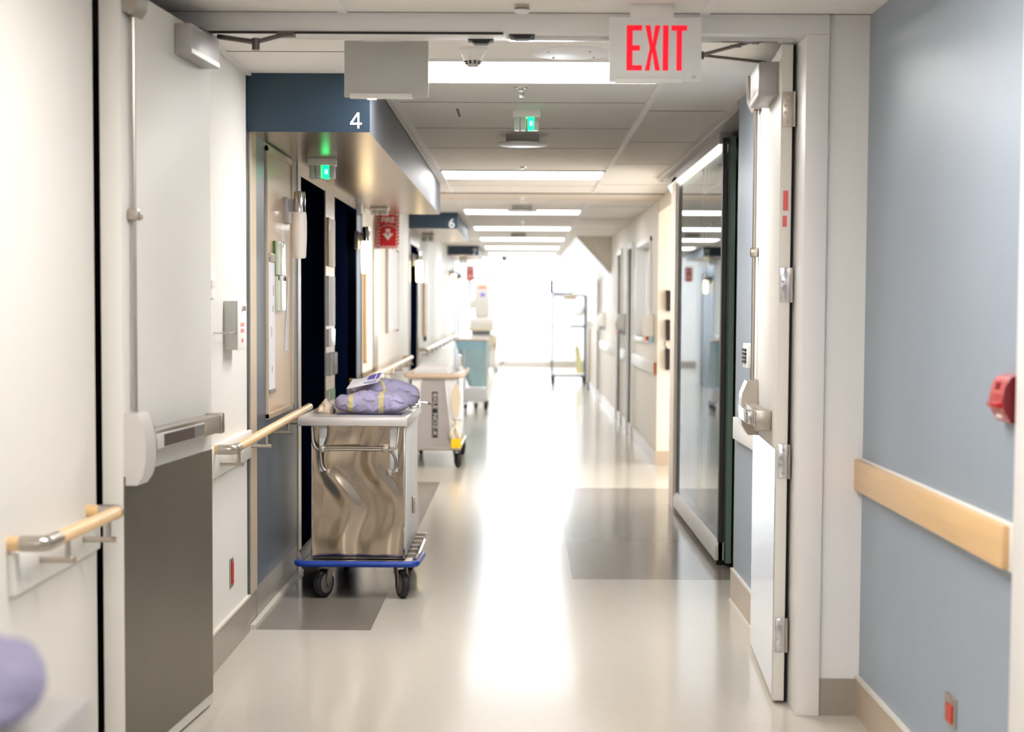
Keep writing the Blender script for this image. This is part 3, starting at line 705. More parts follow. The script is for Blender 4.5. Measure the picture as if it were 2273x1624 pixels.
def fire_sign(x0, y, z0, w, h, label, rm='red'):
    t = thing('fire_sign', label, 'sign', (x0, y, z0), 0)
    MB().box(x0, x0+w, y, y+.006, z0, z0+h).build('plate', 'sign_white', t)
    mb = MB(); n = 7; b = .14*w
    mb.box(x0+b, x0+w-b, y-.001, y, z0+b*.9, z0+h-b*.9)
    for k in range(n):           # diagonal border stripes
        q = (w-.02)/n; xx = x0+.004+k*q
        for zz in (z0+.002, z0+h-b*.9+.002):
            mb.prism([(xx, zz), (xx+q*.5, zz), (xx+q*1.1, zz+b*.85), (xx+q*.6, zz+b*.85)], 'Y', y-.0011, y)
    for k in range(9):
        q = (h-2*b)/9; zz = z0+b+k*q
        for xx in (x0+.002, x0+w-b+.001):
            mb.prism([(xx, zz), (xx+b*.9, zz+q*.55), (xx+b*.9, zz+q*1.1), (xx, zz+q*.55)], 'Y', y-.0011, y)
    mb.build('red_field', rm, t, smooth=0)
    cx = x0+w/2
    text('FIRE', .062*w/.19, face_cam(cx, y-.0022, z0+h*.775), 'sign_white', 'lettering', t, bold=.0018)
    text('EXTINGUISHER', .021*w/.19, face_cam(cx, y-.0022, z0+h*.635), 'sign_white', 'lettering', t, arc=5.)
    s = w/.19
    mb = MB().prism([(cx-.018*s, z0+.165*s), (cx+.018*s, z0+.165*s), (cx+.018*s, z0+.125*s), (cx+.045*s, z0+.125*s), (cx, z0+.07*s), (cx-.045*s, z0+.125*s), (cx-.018*s, z0+.125*s)], 'Y', y-.002, y-.0003)
    mb.build('arrow', 'sign_white', t, smooth=0)
    mb = MB().prism([(cx-.007*s, z0+.143*s), (cx+.007*s, z0+.143*s), (cx+.006*s, z0+.112*s), (cx-.006*s, z0+.112*s)], 'Y', y-.0026, y-.002)
    mb.build('arrow_core', 'red', t, smooth=0)
fire_sign(-1.213, 14.3, 1.937, .19, .305, 'red FIRE sign with white arrow and striped border')
fire_sign(-1.09, 33.6, 1.99, .15, .29, 'faint far red FIRE sign near the end of the corridor', 'red_pale')  # paler red puts the haze of distance into the sign's colour

# ------------------------------------------------------------------ ceiling fittings
t = thing('smoke_detector', 'funnel shaped smoke detector in front of the first light panel', 'smoke detector', (-.2, 6.85, H))
MB().lathe([(.056, H), (.056, H-.008), (.05, H-.016), (.042, H-.03), (.034, H-.05)], (-.2, 6.85, 0)).build('base', 'plastic_white', t)
MB().lathe([(.033, H-.05), (.024, H-.068), (.019, H-.072), (.004, H-.073)], (-.2, 6.85, 0)).build('chamber', 'plastic_grey', t)
mb = MB()
for k in range(10):
    a = 2*PI*k/10
    for dz, rr in ((-.054, .0325), (-.061, .0295)): mb.box(-.2+rr*math.cos(a)-.004, -.2+rr*math.cos(a)+.004, 6.85+rr*math.sin(a)-.004, 6.85+rr*math.sin(a)+.004, H+dz-.002, H+dz+.002)
mb.build('vent_slot', 'plastic_dark', t)
t = thing('ceiling_speaker', 'flat white round ceiling speaker plate beside the exit sign', 'speaker', (.19, 6.93, H))
MB().lathe([(.16, H), (.16, H-.006), (.15, H-.011), (.0, H-.012)], (.19, 6.93, 0), 48).build('plate', 'white_enamel', t)
mb = MB()
for a in (.6, 2.2, 3.8, 5.4): mb.lathe([(.005, H-.0145), (.005, H-.011)], (.19+.115*math.cos(a), 6.93+.115*math.sin(a), 0), 10)
mb.build('screw', 'nickel', t)
def disc_light(x, y, label, r=.15, w=.1):
    t = thing('round_ceiling_fixture', label, 'ceiling fixture', (x, y, H), 0, 'round white fixtures hung from grey drums')
    MB().lathe([(w, H), (w, H-.035), (w*.97, H-.04)], (x, y, 0), 32).build('drum', 'plastic_grey', t)
    MB().lathe([(w*.85, H-.04), (r, H-.052), (r, H-.058), (r*.94, H-.064), (.0, H-.066)], (x, y, 0), 40).build('disc', 'white_enamel', t)
disc_light(0, 10.2, 'round white fixture under a grey drum, past the green call light')
disc_light(0, 17.1, 'round white fixture under a grey drum, past the ceiling cross band')
disc_light(-.05, 23.3, 'round white fixture under a drum, far down the ceiling')
def sprinkler(x, y, label, s=1., m='chrome'):
    t = thing('sprinkler_head', label, 'sprinkler', (x, y, H), 0, 'ceiling sprinkler heads')
    MB().lathe([(.03*s, H), (.028*s, H-.004), (.011*s, H-.007), (.011*s, H-.016*s)], (x, y, 0), 20).build('escutcheon', m, t)
    mb = MB().tube([(x-.011*s, y, H-.014*s), (x-.014*s, y, H-.026*s), (x, y, H-.04*s)], .002*s, 6).tube([(x+.011*s, y, H-.014*s), (x+.014*s, y, H-.026*s), (x, y, H-.04*s)], .002*s, 6)
    mb.build('yoke', m, t)
    MB().lathe([(.003, H-.04*s), (.017*s, H-.042*s), (.017*s, H-.044*s), (.002, H-.046*s)], (x, y, 0), 16).build('deflector', m, t)
sprinkler(-.01, 8.05, 'chrome sprinkler head just past the first light panel')
sprinkler(.0, 12.5, 'chrome sprinkler head just before the second light strip')
sprinkler(.0, 15.9, 'sprinkler head in the plain ceiling cross band')
sprinkler(.0, 20.2, 'farthest sprinkler head, past the cross band and portal six')
t = thing('sprinkler_head', 'white capped sprinkler head before the door header', 'sprinkler', (-.005, 5.87, H), 0, 'ceiling sprinkler heads')
MB().lathe([(.03, H), (.026, H-.004), (.026, H-.014), (.02, H-.016)], (-.005, 5.87, 0), 20).build('cup', 'nickel', t)
MB().lathe([(.018, H-.016), (.025, H-.018), (.025, H-.026), (.018, H-.03), (.002, H-.031)], (-.005, 5.87, 0), 20).build('cap', 'white_enamel', t)
for x, l in ((-.347, 'grey dome camera on the lobby edge above the mobile machine'), (.83, 'grey dome camera on the lobby edge above the tall rack')):
    t = thing('dome_camera', l, 'camera', (x, 33.7, H), 0)
    MB().lathe([(.07, H), (.07, H-.03)], (x, 33.7, 0), 20).build('base', 'plastic_grey', t)
    MB().lathe([(.065, H-.03), (.06, H-.06), (.035, H-.09), (.003, H-.1)], (x, 33.7, 0), 20).build('dome', 'camera_dome', t)

# ------------------------------------------------------------------ right hand fittings
t = thing('fire_alarm_pull', 'red fire alarm pull station on the blue near wall', 'fire alarm', (XR, 4.22, 1.22))
prof = [(XR, 1.165), (XR-.022, 1.17), (XR-.038, 1.195), (XR-.044, 1.225), (XR-.038, 1.262), (XR-.024, 1.282), (XR, 1.288)]
MB().prism(prof, 'Y', 4.15, 4.27).build('housing', 'red_gloss', t)
MB().prism([(p-.0, q) for p, q in prof], 'Y', 4.146, 4.151).build('side_plate', 'red_dark', t)  # near side given a darker red to paint its shade
MB().box(XR-.056, XR-.036, 4.17, 4.25, 1.205, 1.22, bev=.004).build('handle', 'red_gloss', t)
MB().box(XR-.0425, XR-.036, 4.2, 4.225, 1.25, 1.268, bev=.003).build('keyhole', 'red_dark', t)
MB().box(XR-.035, XR-.029, 4.185, 4.235, 1.18, 1.19).build('label_plate', 'sign_white', t)
t = thing('wall_outlet', 'red wall outlet low on the blue near wall', 'outlet', (XR, 4.74, .33))
MB().box(XR-.006, XR, 4.685, 4.8, .283, .368, bev=.002).build('cover_plate', 'nickel', t)
MB().box(XR-.01, XR-.006, 4.705, 4.77, .295, .345).build('socket', 'outlet_red', t)
t = thing('keypad', 'white keypad box with dark keys on the blue wall by the glass door', 'keypad', (XB, 7.9, 1.18))
MB().box(XB-.036, XB, 7.78, 7.93, 1.178, 1.29, bev=.004).build('case', 'plastic_white', t)
mb = MB()
for i in range(4):
    for j in range(3): mb.box(XB-.043, XB-.036, 7.80+j*.04, 7.83+j*.04, 1.20+i*.018, 1.212+i*.018)
mb.build('keys', 'plastic_dark', t)
# file holders on the return wall
def holder(z0, z1, label, wire=False):
    x0, x1, y = 1.335, 1.75, 15.9
    t = thing('file_holder', label, 'file holder', (x0, y, z0), 0, 'black wall file holders')
    h = z1-z0
    MB().prism([(x0+.008, z0), (x1, z0), (x1, z1-.1*h), (x0+.17, z1-.32*h), (x0+.11, z1-.28*h), (x0+.05, z1-.09*h), (x0, z1-.02*h)], 'Y', y-.06, y-.052).box(x0+.006, x1, y-.06, y, z0, z0+.008).build('pocket', 'file_black', t)
    MB().prism([(x0, z0), (x1, z0), (x1, z1), (x0+.14, z1-.05*h), (x0+.02, z1), (x0-.004, z1)], 'Y', y-.012, y-.001).box(x0, x0+.006, y-.06, y, z0, z1-.05*h).build('back_plate', 'file_black', t)
    if wire: MB().tube([(x0+.01, y-.05, z1), (x0-.012, y-.03, z1+.03), (x0-.012, y-.03, z1+.055), (x0, y-.02, z1+.068)], .006, 8).build('hanger', 'file_black', t)
holder(1.432, 1.622, 'black wall file holder, topmost of three on the cream return wall')
holder(1.16, 1.352, 'black wall file holder, middle of three on the cream return wall')
holder(.888, 1.083, 'black wall file holder, lowest of three on the cream return wall', True)
# soap dispensers
def dispenser(y, label):
    t = thing('soap_dispenser', label, 'dispenser', (XF, y, 1.14), 0, 'white wall dispensers')
    MB().box(XF-.012, XF, y-.075, y+.075, 1.13, 1.40, bev=.004).build('back_plate', 'plastic_grey', t)
    def fn(u, v):
        a = PI*u; k = .115*(.45+.55*math.sin(PI*min(1, .25+v*.62)))
        return (XF-.012-k*math.sin(a)**.7, y-.07*math.cos(a), 1.19+v*.20)
    MB().sheet(fn, 14, 10).build('cover', 'plastic_white', t)
    MB().box(XF-.115, XF-.075, y-.03, y+.03, 1.135, 1.19, bev=.006).build('lever', 'plastic_white', t)
    MB().prism([(XF-.078, 1.145), (XF-.045, 1.15), (XF-.055, 1.20), (XF-.078, 1.21)], 'Y', y-.032, y+.01).build('nozzle_tab', 'orange', t)
    MB().box(XF-.05, XF-.012, y-.06, y+.06, 1.13, 1.20, bev=.004).build('drip_tray', 'hamper_collar', t)
dispenser(16.35, 'white soap dispenser with orange tab nearest the black file holders')
dispenser(20.9, 'white soap dispenser with orange tab between the first two cream doors')
dispenser(26.0, 'white soap dispenser by the tall rack')
t = thing('cable_drop', 'grey cable hanging from the dispenser between the first two cream doors', 'cable', (XF, 20.7, 1))
MB().tube(rnd([(XF-.03, 20.8, 1.2), (XF-.03, 20.65, 1.1), (XF-.02, 20.6, .96)], .06), .005, 6).build('cable', 'plastic_grey', t)
for y, l in ((17.1, 'first'), (19.0, 'second'), (23.3, 'third')):
    t = thing('door_sign', 'narrow upright white sign plate, %s along the cream far wall' % l, 'sign', (XF, y, 1.5), 0, 'upright sign plates on the far wall')
    MB().box(XF-.012, XF, y-.06, y+.06, 1.45, 1.9, bev=.003).build('plate', 'white_enamel', t)

# ------------------------------------------------------------------ steel case cart
def caster(mb_fork, mb_tyre, mb_hub, x, y, ztop, r, ang):
    ca, sa = math.cos(ang), math.sin(ang)
    def T(p): return (x+p[0]*ca-p[1]*sa, y+p[0]*sa+p[1]*ca, p[2])
    zc = r
    for s in (-1, 1):       # fork blades
        w = s*.026
        pts = [(w, .035, ztop-.008), (w, -.03, ztop-.008), (w, -.045, zc+.02), (w, -.04, zc-.012), (w, -.02, zc-.012), (w, .0, zc+.03)]
        V = [T((p[0]-.003, p[1], p[2])) for p in pts]+[T((p[0]+.003, p[1], p[2])) for p in pts]; n = 6
        mb_fork.add(V, [tuple(range(n)), tuple(range(n, 2*n))[::-1]]+[(i, (i+1)%n, n+(i+1)%n, n+i) for i in range(n)])
    a = [T((-.029, .04, ztop-.014)), T((.029, .04, ztop-.014)), T((.029, -.034, ztop-.014)), T((-.029, -.034, ztop-.014))]
    b = [(p[0], p[1], ztop) for p in a]
    mb_fork.add(a+b, [(0,1,2,3), (7,6,5,4), (0,4,5,1), (1,5,6,2), (2,6,7,3), (3,7,4,0)])
    def ring(prof, mb):
        seg = 28; V = []
        for rr, w in prof:
            for k in range(seg):
                t = 2*PI*k/seg; V.append(T((w, -.03+rr*math.cos(t), zc+rr*math.sin(t))))
        m = len(prof)
        F = [(i*seg+k, i*seg+(k+1)%seg, (i+1)*seg+(k+1)%seg, (i+1)*seg+k) for i in range(m-1) for k in range(seg)]
        F += [tuple(range(seg))[::-1], tuple((m-1)*seg+k for k in range(seg))]
        mb.add(V, F)
    ring([(r*.7, -.017), (r*.9, -.017), (r, -.01), (r, .01), (r*.9, .017), (r*.7, .017)], mb_tyre)
    ring([(r*.2, -.022), (r*.25, -.019), (r*.7, -.0185), (r*.7, .0185), (r*.25, .019), (r*.2, .022)], mb_hub)
def casters(t, spots, ztop, r, hub='wheel_grey'):
    for x, y, a in spots:
        f, ty, hb = MB(), MB(), MB(); caster(f, ty, hb, x, y, ztop, r, a)
        fo = f.build('caster', 'nickel', t, local=True); wo = ty.build('tyre', 'rubber', fo, local=True); hb.build('hub', hub, wo, local=True)

cart = thing('case_cart', 'stainless steel case cart with blue bumper before the navy doorways', 'cart', (-.8115, 8.45, 0))
L_ = 1.12
B = lambda m, n, mm, p=cart: m.build(n, mm, p, local=True)
# body with a gently waved front sheet
mb = MB()
def wave(u, v):
    x, z = -.232+.464*u, .192+.668*v
    q = x+.045*math.sin(10*z+.6)+.02*math.sin(19*z+2)
    e = min(1, 8*min(u, 1-u))
    return (x, .05+e*(.0046*math.sin(27*q+1.0)+.0014*math.sin(52*q+7*z)+.0018*math.sin(14*z)), z)
mb.sheet(wave, 90, 110)
mb.build('front_panel', 'steel_wavy', cart, local=True, smooth=90)
B(MB().box(-.228, .228, .058, L_-.08, .19, .86), 'cabinet', 'steel_bright')
B(MB().box(-.235, -.226, .05, .075, .19, .86, bev=.003), 'corner_trim', 'steel_bright')
B(MB().box(.224, .236, .05, .085, .19, .86, bev=.003), 'corner_trim', 'steel_bright')
sd_ = B(MB().box(.228, .238, .1, L_-.1, .2, .85, bev=.003), 'side_door', 'white_enamel')  # white colour stands for the bright reflection on the steel side
B(MB().box(.238, .252, .55, .58, .36, .45, bev=.004), 'door_latch', 'nickel', sd_)
top = B(MB().box(-.296, .25, -.004, L_+.03, .858, .903, bev=.005), 'top', 'steel_top')
B(MB().box(.2, .255, .84, .98, .903, .925, bev=.006).box(.205, .25, .87, .95, .925, .955, bev=.008).tube([(.22, .92, .93), (.30, .92, .925), (.315, .88, .92)], .006, 8), 'top_latch', 'chrome', top)
for s, xc in ((-1, -.174), (1, .178)):
    B(MB().box(xc-.0195, xc+.0195, .046, .054, .628, .86, bev=.002), 'strap', 'white_enamel')
hd = B(MB().tube(rnd([(-.227, .03, .858), (-.222, .012, .775), (-.205, .0, .741), (.19, .0, .741), (.2, .012, .775), (.205, .03, .858)], .03), .0065, 10).tube([(-.18, .002, .752), (.19, .002, .752)], .004, 8), 'push_handle', 'nickel')
B(MB().box(-.19, -.16, -.012, .05, .728, .758, bev=.004).box(.125, .155, -.012, .05, .728, .758, bev=.004), 'handle_clamp', 'nickel', hd)
B(MB().tube(rnd([(-.186, .02, .735), (-.178, .02, .65), (-.15, .02, .625), (-.138, .03, .625)], .03), .0075, 10).box(-.16, -.135, .01, .05, .618, .64, bev=.003), 'tow_hook', 'nickel')
B(MB().tube(rnd([(.166, .02, .735), (.19, .02, .70), (.192, .02, .65), (.172, .02, .625), (.155, .03, .625)], .03), .0075, 10).box(.148, .172, .01, .05, .612, .64, bev=.003), 'tow_hook', 'nickel')
# base tray with side shelf and bumper
B(MB().box(-.28, .285, -.02, L_+.02, .165, .185, bev=.004), 'base_tray', 'steel_plate')
for k in range(6): B(MB().box(.235, .285, .16+k*.16, .20+k*.16, .185, .2), 'tray_rib', 'steel')
B(MB().prism([(.27,.185),(.292,.185),(.312,.222),(.302,.227)], 'Y', .02, .55), 'side_rail', 'steel_bright')
B(MB().prism([(-.268,.185),(-.29,.185),(-.30,.225),(-.292,.23)], 'Y', .02, L_), 'side_rail', 'steel')
B(MB().tube(rnd([(-.296, .3, .178), (-.296, -.05, .178), (.296, -.05, .178), (.31, .3, .178)], .045), .0155, 12), 'bumper', 'bumper_blue')
casters(cart, ((-.155, .06, -.5), (.212, .05, .38), (-.155, L_-.15, .2), (.212, L_-.15, -.3)), .165, .071)
fg = dup(cart, (-.838, 1.18, 0), 'steel case cart corner under the nearest lavender bundle')
for ch in list(fg.children_recursive):
    if ch.name.startswith('top_latch'): bpy.data.objects.remove(ch)

# lavender wrapped bundles
def bundle(t, Lx, Dy, Hz, seed, bands, lines):
    z0 = lambda x: x*6
    def fn(u, v, off=0.):
        x = (u-.5)*Lx; e = abs(2*u-1)
        k = (1-e**7)**.5 if e < 1 else 0
        pin = .88+.12*math.cos(PI*e)
        a = 2*PI*v; c, s_ = math.cos(a), math.sin(a)
        p = .55
        yy = math.copysign(abs(c)**p, c)*Dy/2*k*(.9+.1*pin); zz = math.copysign(abs(s_)**p, s_)*Hz/2*k*pin
        n = noise.noise(Vector((x*9, yy*7, zz*7+seed)))*.014 + noise.noise(Vector((x*26, yy*14, zz*16+seed)))*.005
        q = noise.noise(Vector((x*11+seed, yy*16+z0(x), zz*20+seed*2))); n += -.012*max(0, 1-abs(q)*7)
        r = 1+off
        z = zz*r + Hz/2
        if s_ > 0: z += n*1.2
        return (x, yy*r + n*.6 + (off*.02 if c > 0 else -off*.02), max(.001, z+off*.01*(1 if s_ > 0 else 0)))
    MB().sheet(lambda u, v: fn(.0005+.999*u, v), 90, 90, cv=True).build('wrap', 'lavender', t, local=True, smooth=80)
    for a, b in bands:
        MB().sheet(lambda u, v: fn(a+(b-a)*u, v, .02), 6, 60, cv=True).build('tape', 'tape', t, local=True, smooth=60)
    if lines:
        for k in range(5):
            a = .86+k*.022; MB().sheet(lambda u, v: fn(a+.004*u, v, .018), 3, 60, cv=True).build('tape', 'tape', t, local=True, smooth=60)
b1 = thing('wrapped_bundle', 'lavender wrapped bundle with two tape bands at the front of the cart top', 'wrapped bundle', (-.762, 8.74, .903), -.03, 'lavender wrapped bundles')
bundle(b1, .385, .25, .115, 1.3, ((.22, .285), (.62, .685)), False)
MB().sheet(lambda u, v: (-.165+.33*u, -.126+.01*math.sin(9*u), .001+.008*v), 12, 2).build('shadow_fold', 'lavender_dark', b1, local=True)  # dark sheet painting shade along the foot of the bundle
b2 = thing('wrapped_bundle', 'greyer lavender bundle behind the two banded one, closely taped', 'wrapped bundle', (-.735, 9.06, .9035), .55, 'lavender wrapped bundles')
bundle(b2, .36, .3, .165, 5.1, ((.3, .34),), True)
b3 = dup(b1, (-.795, 2.13, .903), 'nearest lavender wrapped bundle on the near case cart corner', .2)
# paper packet leaning on the bundle
t = thing('paper_packet', 'white printed paper packet lying on the lavender bundle', 'packet', (-.80, 8.84, 1.02), .0)
def pk(u, v): return (-.095+.16*u+.02*v, -.1+.15*v-.02*u, .008+.045*v+.035*u+.006*math.sin(6*u)*math.sin(5*v))
MB().sheet(pk, 14, 10).build('packet', 'paper', t, local=True)
for a, b, c, d in ((.55, .8, .55, .9), (.5, .92, .22, .30), (.84, .94, .5, .95), (.6, .9, .38, .42)):
    MB().sheet(lambda u, v: tuple(p+q for p, q in zip(pk(a+(b-a)*u, c+(d-c)*v), (0, -.0008, .0012))), 6, 4).build('printed_block', 'print_blue', t, local=True)
t = thing('plastic_wrap', 'crumpled clear plastic wrap at the corner of the cart top', 'plastic wrap', (-1.0, 8.74, .903))
def wf(u, v):
    a = 2*PI*u; r = .045*(1+.35*noise.noise(Vector((math.cos(a)*2, math.sin(a)*2, v*3))))
    return (r*math.sin(PI*v*.5+.02)*math.cos(a)*(.9), r*1.2*math.sin(PI*v*.5+.02)*math.sin(a), .06*math.cos(PI*v*.5)*(1+.5*noise.noise(Vector((a, v*4, 2))))+.001)
MB().sheet(wf, 20, 9, cu=True).build('wrap', 'wrap', t, local=True, smooth=0)

# ------------------------------------------------------------------ steel trolley with lettered panel
t = thing('steel_trolley', 'grey steel trolley with black lettered strip on its end panel', 'trolley', (-.79, 15.5, 0))
x0, x1, y = -1.05, -.535, 15.5
MB().box(x0+.04, x1-.03, y-.01, y+1.7, .80, .835, bev=.006).build('top', 'steel', t)
MB().tube(rnd([(x0+.02, y+1.6, .835), (x0, y-.03, .835), (x1, y-.03, .835), (x1, y+1.6, .835)], .05), .022, 12).build('top_rail', 'tan_rim', t)
MB().prism([(-.90, .80), (-.695, .80), (-.625, .175), (-.955, .175)], 'Y', y-.002, y+.012).build('end_panel', 'alu_grey', t)
MB().prism([(-.995, .80), (-.91, .80), (-.955, .21), (-.99, .21)], 'Y', y+.004, y+.03).build('side_panel', 'white_enamel', t)
MB().prism([(-.69, .80), (-.60, .80), (-.58, .24), (-.62, .24)], 'Y', y+.004, y+.03).build('side_panel', 'white_enamel', t)
st = MB().box(-.809, -.757, y-.0045, y-.002, .272, .69).build('letter_strip', 'label_black', t)
text('8XLE  NOZ-K', .05, face_cam(-.783, y-.0062, .482) @ Matrix.Rotation(-PI/2, 4, 'Z'), 'label_letter', 'lettering', st, sx=1.3, bold=.001)
MB().box(-.97, -.55, y-.004, y+1.6, .155, .178, bev=.004).build('lower_frame', 'nickel', t)
MB().tube(rnd([(-.62, y-.004, .44), (-.56, y-.004, .44), (-.548, y+.2, .42)], .03), .008, 8).build('foot_bar', 'nickel', t)
for xx, yy, a in ((-.585, y+.06, .35), (-.99, y+.06, .2), (-.585, y+1.45, .2), (-.99, y+1.45, 0)):
    f, ty, hb = MB(), MB(), MB(); caster(f, ty, hb, xx, yy, .157, .068, a)
    fo = f.build('caster', 'plastic_dark', t); wo = ty.build('tyre', 'rubber', fo); hb.build('hub', 'plastic_dark', wo)
t = thing('folded_pad', 'white pad lying on the steel trolley top', 'pad', (-.83, 15.9, .836))
MB().prism([(-.985, .836), (-.655, .836), (-.68, .905), (-.96, .905)], 'Y', 15.55, 16.8).build('pad', 'white_enamel', t)
t = thing('folded_pad', 'small tilted white pad at the far corner of the trolley top', 'pad', (-.66, 16.9, .836))
MB().prism([(-.645, .85), (-.62, .99), (-.60, .98), (-.62, .836)], 'Y', 16.82, 17.15).build('pad', 'white_enamel', t)
t = thing('arm_board', 'tan paddle shaped board hanging at the corner of the trolley', 'arm board', (-.59, 15.48, .45))
pts = [(-.60, .76), (-.575, .76), (-.545, .66), (-.55, .58), (-.585, .44), (-.60, .44), (-.635, .6), (-.63, .65)]
MB().prism(pts, 'Y', 15.45, 15.468).build('board', 'linen_tan', t)
t = thing('hanging_cloth', 'white gathered cloth hanging below the trolley arm board', 'cloth', (-.6, 15.46, .25))
def cf(u, v): return (-.635+.1*u+.02*math.sin(v*9+u*3), 15.45+.02*math.sin(u*14+v*4), .42-.22*v+.02*math.sin(u*11))
MB().sheet(cf, 20, 12).build('cloth', 'linen', t)
tag(MB().box(-.632, -.54, 15.42, 15.425, .185, .27).build('yellow_tag', 'yellow'), 'square yellow tag at the foot of the trolley cloth', 'tag')

# ------------------------------------------------------------------ blue linen hamper
y = 24.4
t = thing('linen_hamper', 'pale blue linen hamper bag on a white wheeled stand', 'hamper', (-.72, y, 0))
MB().box(-.955, -.475, y-.02, y+.5, .985, 1.01, bev=.01).build('lid', 'tan_rim', t)
def hb(u, v):
    a = 2*PI*u; c, s_ = math.cos(a), math.sin(a); k = v
    xc = -.63-.075*k+.015*k; hw = .125+.105*k**.7; hd = .15+.1*k
    w = 1+.03*math.sin(a*9+v*3)*(1-.5*v)
    return (xc+math.copysign(abs(c)**.6, c)*hw*w, y+.24+math.copysign(abs(s_)**.6, s_)*hd*w, .33+.6*v)
bg = MB().sheet(hb, 60, 16, cu=True).add([hb(i/30, 0) for i in range(30)], [tuple(range(30))]).build('bag', 'hamper_blue', t)
def hc(u, v):
    a = 2*PI*u; c, s_ = math.cos(a), math.sin(a)
    return (-.715+math.copysign(abs(c)**.4, c)*(.232-.02*(1-v)), y+.24+math.copysign(abs(s_)**.4, s_)*.25, .86+.125*v+.012*math.sin(a*4)*(1-v))
MB().sheet(hc, 60, 4, cu=True).build('bag_collar', 'hamper_collar', bg)
mb = MB()
for xx in (-.82, -.5):
    for yy in (y+.02, y+.46): mb.cyl((xx, yy, .13), (xx, yy, .98), .012, 8)
mb.build('stand', 'white_enamel', t)
MB().box(-.83, -.49, y, y+.48, .12, .30, bev=.01).build('base_box', 'white_enamel', t)
for xx, yy in ((-.80, y+.02), (-.66, y+.3), (-.51, y+.02), (-.51, y+.45)):
    f, ty, h_ = MB(), MB(), MB(); caster(f, ty, h_, xx, yy+.03, .122, .045, .1)
    fo = f.build('caster', 'plastic_dark', t); wo = ty.build('tyre', 'rubber', fo); h_.build('hub', 'plastic_dark', wo)

# ------------------------------------------------------------------ mobile x-ray like machine
y = 38.5
t = thing('mobile_scanner', 'tall cream mobile medical machine on wheels near the bright end wall', 'medical machine', (-.85, y, 0))
MB().box(-1.067, -.714, y, y+.35, 1.245, 2.08, bev=.06, seg=4).build('column', 'machine', t)
MB().box(-.98, -.80, y-.006, y+.01, 1.905, 1.945, bev=.01).build('orange_mark', 'orange', t)
MB().box(-.93, -.83, y-.006, y+.01, 1.72, 1.80, bev=.01).build('blue_mark', 'print_blue', t)
MB().box(-.94, -.83, y-.006, y+.01, 1.58, 1.65, bev=.01).build('grey_mark', 'plastic_grey', t)
MB().box(-1.2, -1.02, y+.05, y+.3, 1.44, 1.66, bev=.02).build('side_box', 'machine', t)
MB().box(-1.17, -.63, y-.1, y+.45, 1.03, 1.25, bev=.04).build('head', 'machine', t)
MB().box(-1.2, -.62, y-.12, y+.45, .95, 1.04, bev=.03).build('shelf', 'machine_tan', t)
MB().box(-1.12, -.7, y-.05, y+.4, .88, .96, bev=.02).build('dark_band', 'machine_dark', t)
MB().box(-1.15, -.56, y, y+.9, .12, .88, bev=.06, seg=3).build('body', 'machine', t)
MB().box(-.72, -.54, y-.03, y+.5, .52, .86, bev=.04).build('battery_cover', 'machine_tan', t)
w = MB().lathe([(.1, -.03), (.19, -.03), (.2, -.02), (.2, .03), (.1, .03)], (-.50, y+.3, .38), 28, axis='X')
w = MB().tube([(-.52+.13*math.sin(k*.25), y+.3, .38+.2*math.cos(k*.25)) for k in range(2, 12)], .018, 8).build('cable_loop', 'plastic_dark', t)
MB().lathe([(.03, -.05), (.2, -.04), (.2, .04), (.03, .05)], (-.6, y+.45, .205), 28, axis='X').build('wheel', 'white_enamel', t)
MB().lathe([(.05, -.02), (.06, -.015), (.06, .015), (.05, .02)], (-.54, y+.02, .06), 20, axis='X').build('caster', 'rubber', t)
MB().lathe([(.05, -.02), (.06, -.015), (.06, .015), (.05, .02)], (-1.05, y+.02, .06), 20, axis='X').build('caster', 'rubber', t)
MB().box(-.64, -.6, y-.045, y-.02, .6, .66, bev=.01).build('socket', 'machine_dark', t)

# ------------------------------------------------------------------ tall wheeled rack
y = 33.0
t = thing('wheeled_rack', 'tall chrome tube rack on black castors by the end wall', 'rack', (.95, y, 0))
xa, xb = .585, 1.235
MB().tube(rnd([(xa, y, .15), (xa, y, 1.715), (xb, y, 1.715), (xb, y, .15)], .06), .018, 10).build('end_frame', 'rack_steel', t)
MB().tube(rnd([(xa+.02, y+.7, .15), (xa+.02, y+.7, 1.715), (xb+.0, y+.7, 1.715), (xb, y+.7, .15)], .06), .013, 10).build('end_frame', 'rack_steel', t)
mb = MB()
for zz in (.155, 1.1):
    for xx in (xa, xb): mb.cyl((xx, y, zz), (xx, y+.7, zz), .011, 8)
mb.cyl((xa, y, .155), (xb, y, .155), .011, 8).cyl((xa, y+.7, .155), (xb, y+.7, .155), .011, 8).cyl((xa, y, 1.1), (xb, y, 1.1), .008, 8)
mb.build('cross_bar', 'rack_steel', t)
MB().box(.8, 1.05, y-.02, y, 1.63, 1.73, bev=.02).build('top_label', 'machine_tan', t)
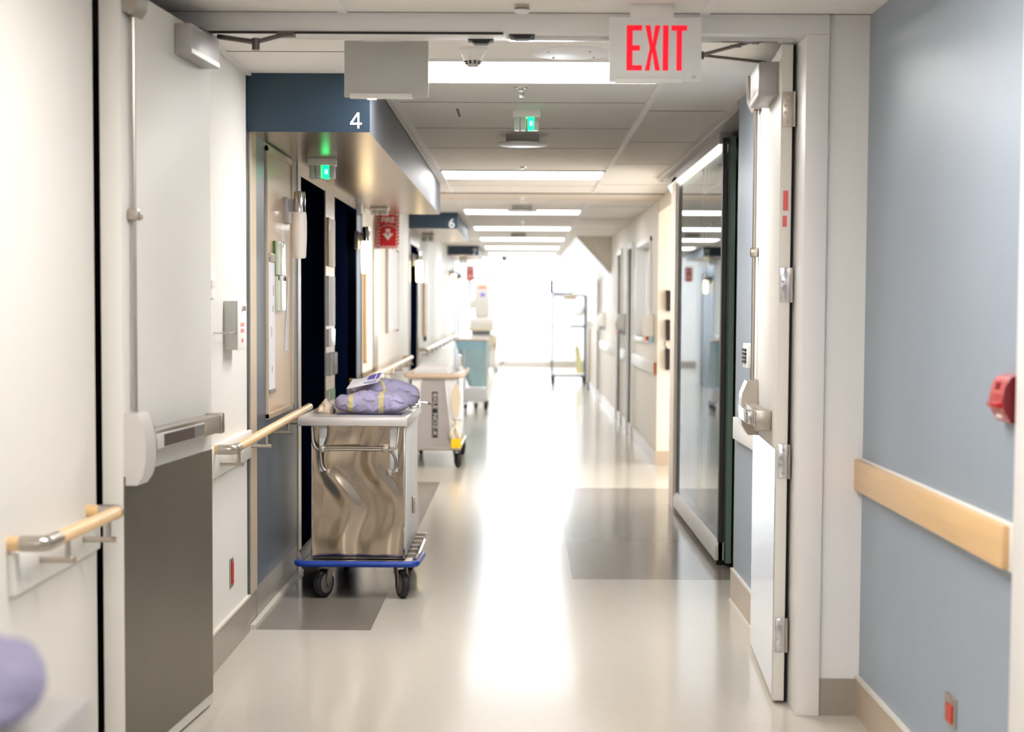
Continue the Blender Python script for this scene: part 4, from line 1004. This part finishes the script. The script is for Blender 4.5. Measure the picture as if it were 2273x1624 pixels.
for xx, yy in ((xa+.01, y), (xb-.02, y), (xa+.03, y+.7), (xb-.02, y+.7)):
    f, ty, h_ = MB(), MB(), MB(); caster(f, ty, h_, xx, yy+.03, .15, .062, .35)
    fo = f.build('caster', 'plastic_dark', t); wo = ty.build('tyre', 'rubber', fo); h_.build('hub', 'plastic_dark', wo)
t = thing('green_strap', 'dark green strap lying along the middle bar of the rack', 'strap', (1.06, y, 1.1))
MB().box(.93, 1.21, y-.025, y+.03, 1.112, 1.135, bev=.006).build('strap', 'teal_frame', t)
t = thing('yellow_gown', 'pale yellow gown hanging low on the rack', 'gown', (1.1, y, .2))
MB().sheet(lambda u, v: (1.02+.04*(1-v)+(.15-.07*v)*u, y-.04+.02*math.sin(u*14), .22+.52*v), 16, 8).build('gown', 'yellow_pale', t)
t = thing('white_bag', 'white plastic bag hanging high on the rack', 'bag', (1.12, y, 1.3))
def wb(u, v):
    a = 2*PI*u; k = math.sin(PI*(.12+.83*v))
    return (1.1+.1*k*math.cos(a)*(1+.1*math.sin(3*a)), y-.06+.05*k*math.sin(a), 1.3+.25*v)
MB().sheet(wb, 24, 10, cu=True).build('bag', 'white_enamel', t)
t = thing('equipment_post', 'slim cream post with black wheel standing beside the tall rack', 'equipment post', (1.36, 31, 0))
MB().box(1.19, 1.235, 30.6, 30.66, .15, 1.1, bev=.01).build('post', 'machine_tan', t)
MB().lathe([(.06, -.02), (.075, -.015), (.075, .015), (.06, .02)], (1.2, 30.6, .075), 20, axis='X').build('wheel', 'rubber', t)
MB().box(1.17, 1.24, 30.58, 30.68, 1.1, 1.25, bev=.02).build('head', 'plastic_white', t)

# ------------------------------------------------------------------ light
wd = bpy.data.worlds.new('world'); SC.world = wd; wd.use_nodes = True
bgn = wd.node_tree.nodes['Background']; bgn.inputs['Color'].default_value = (1.0, .97, .93, 1); bgn.inputs['Strength'].default_value = 1.6
SC.view_settings.view_transform = 'Standard'; SC.view_settings.look = 'None'; SC.view_settings.exposure = 1.75; SC.view_settings.gamma = 1.
try:
    SC.cycles.max_bounces = 8; SC.cycles.diffuse_bounces = 4; SC.cycles.glossy_bounces = 4; SC.cycles.adaptive_threshold = .08; SC.cycles.sample_clamp_indirect = 8
    SC.cycles.caustics_reflective = False; SC.cycles.caustics_refractive = False
except Exception: pass
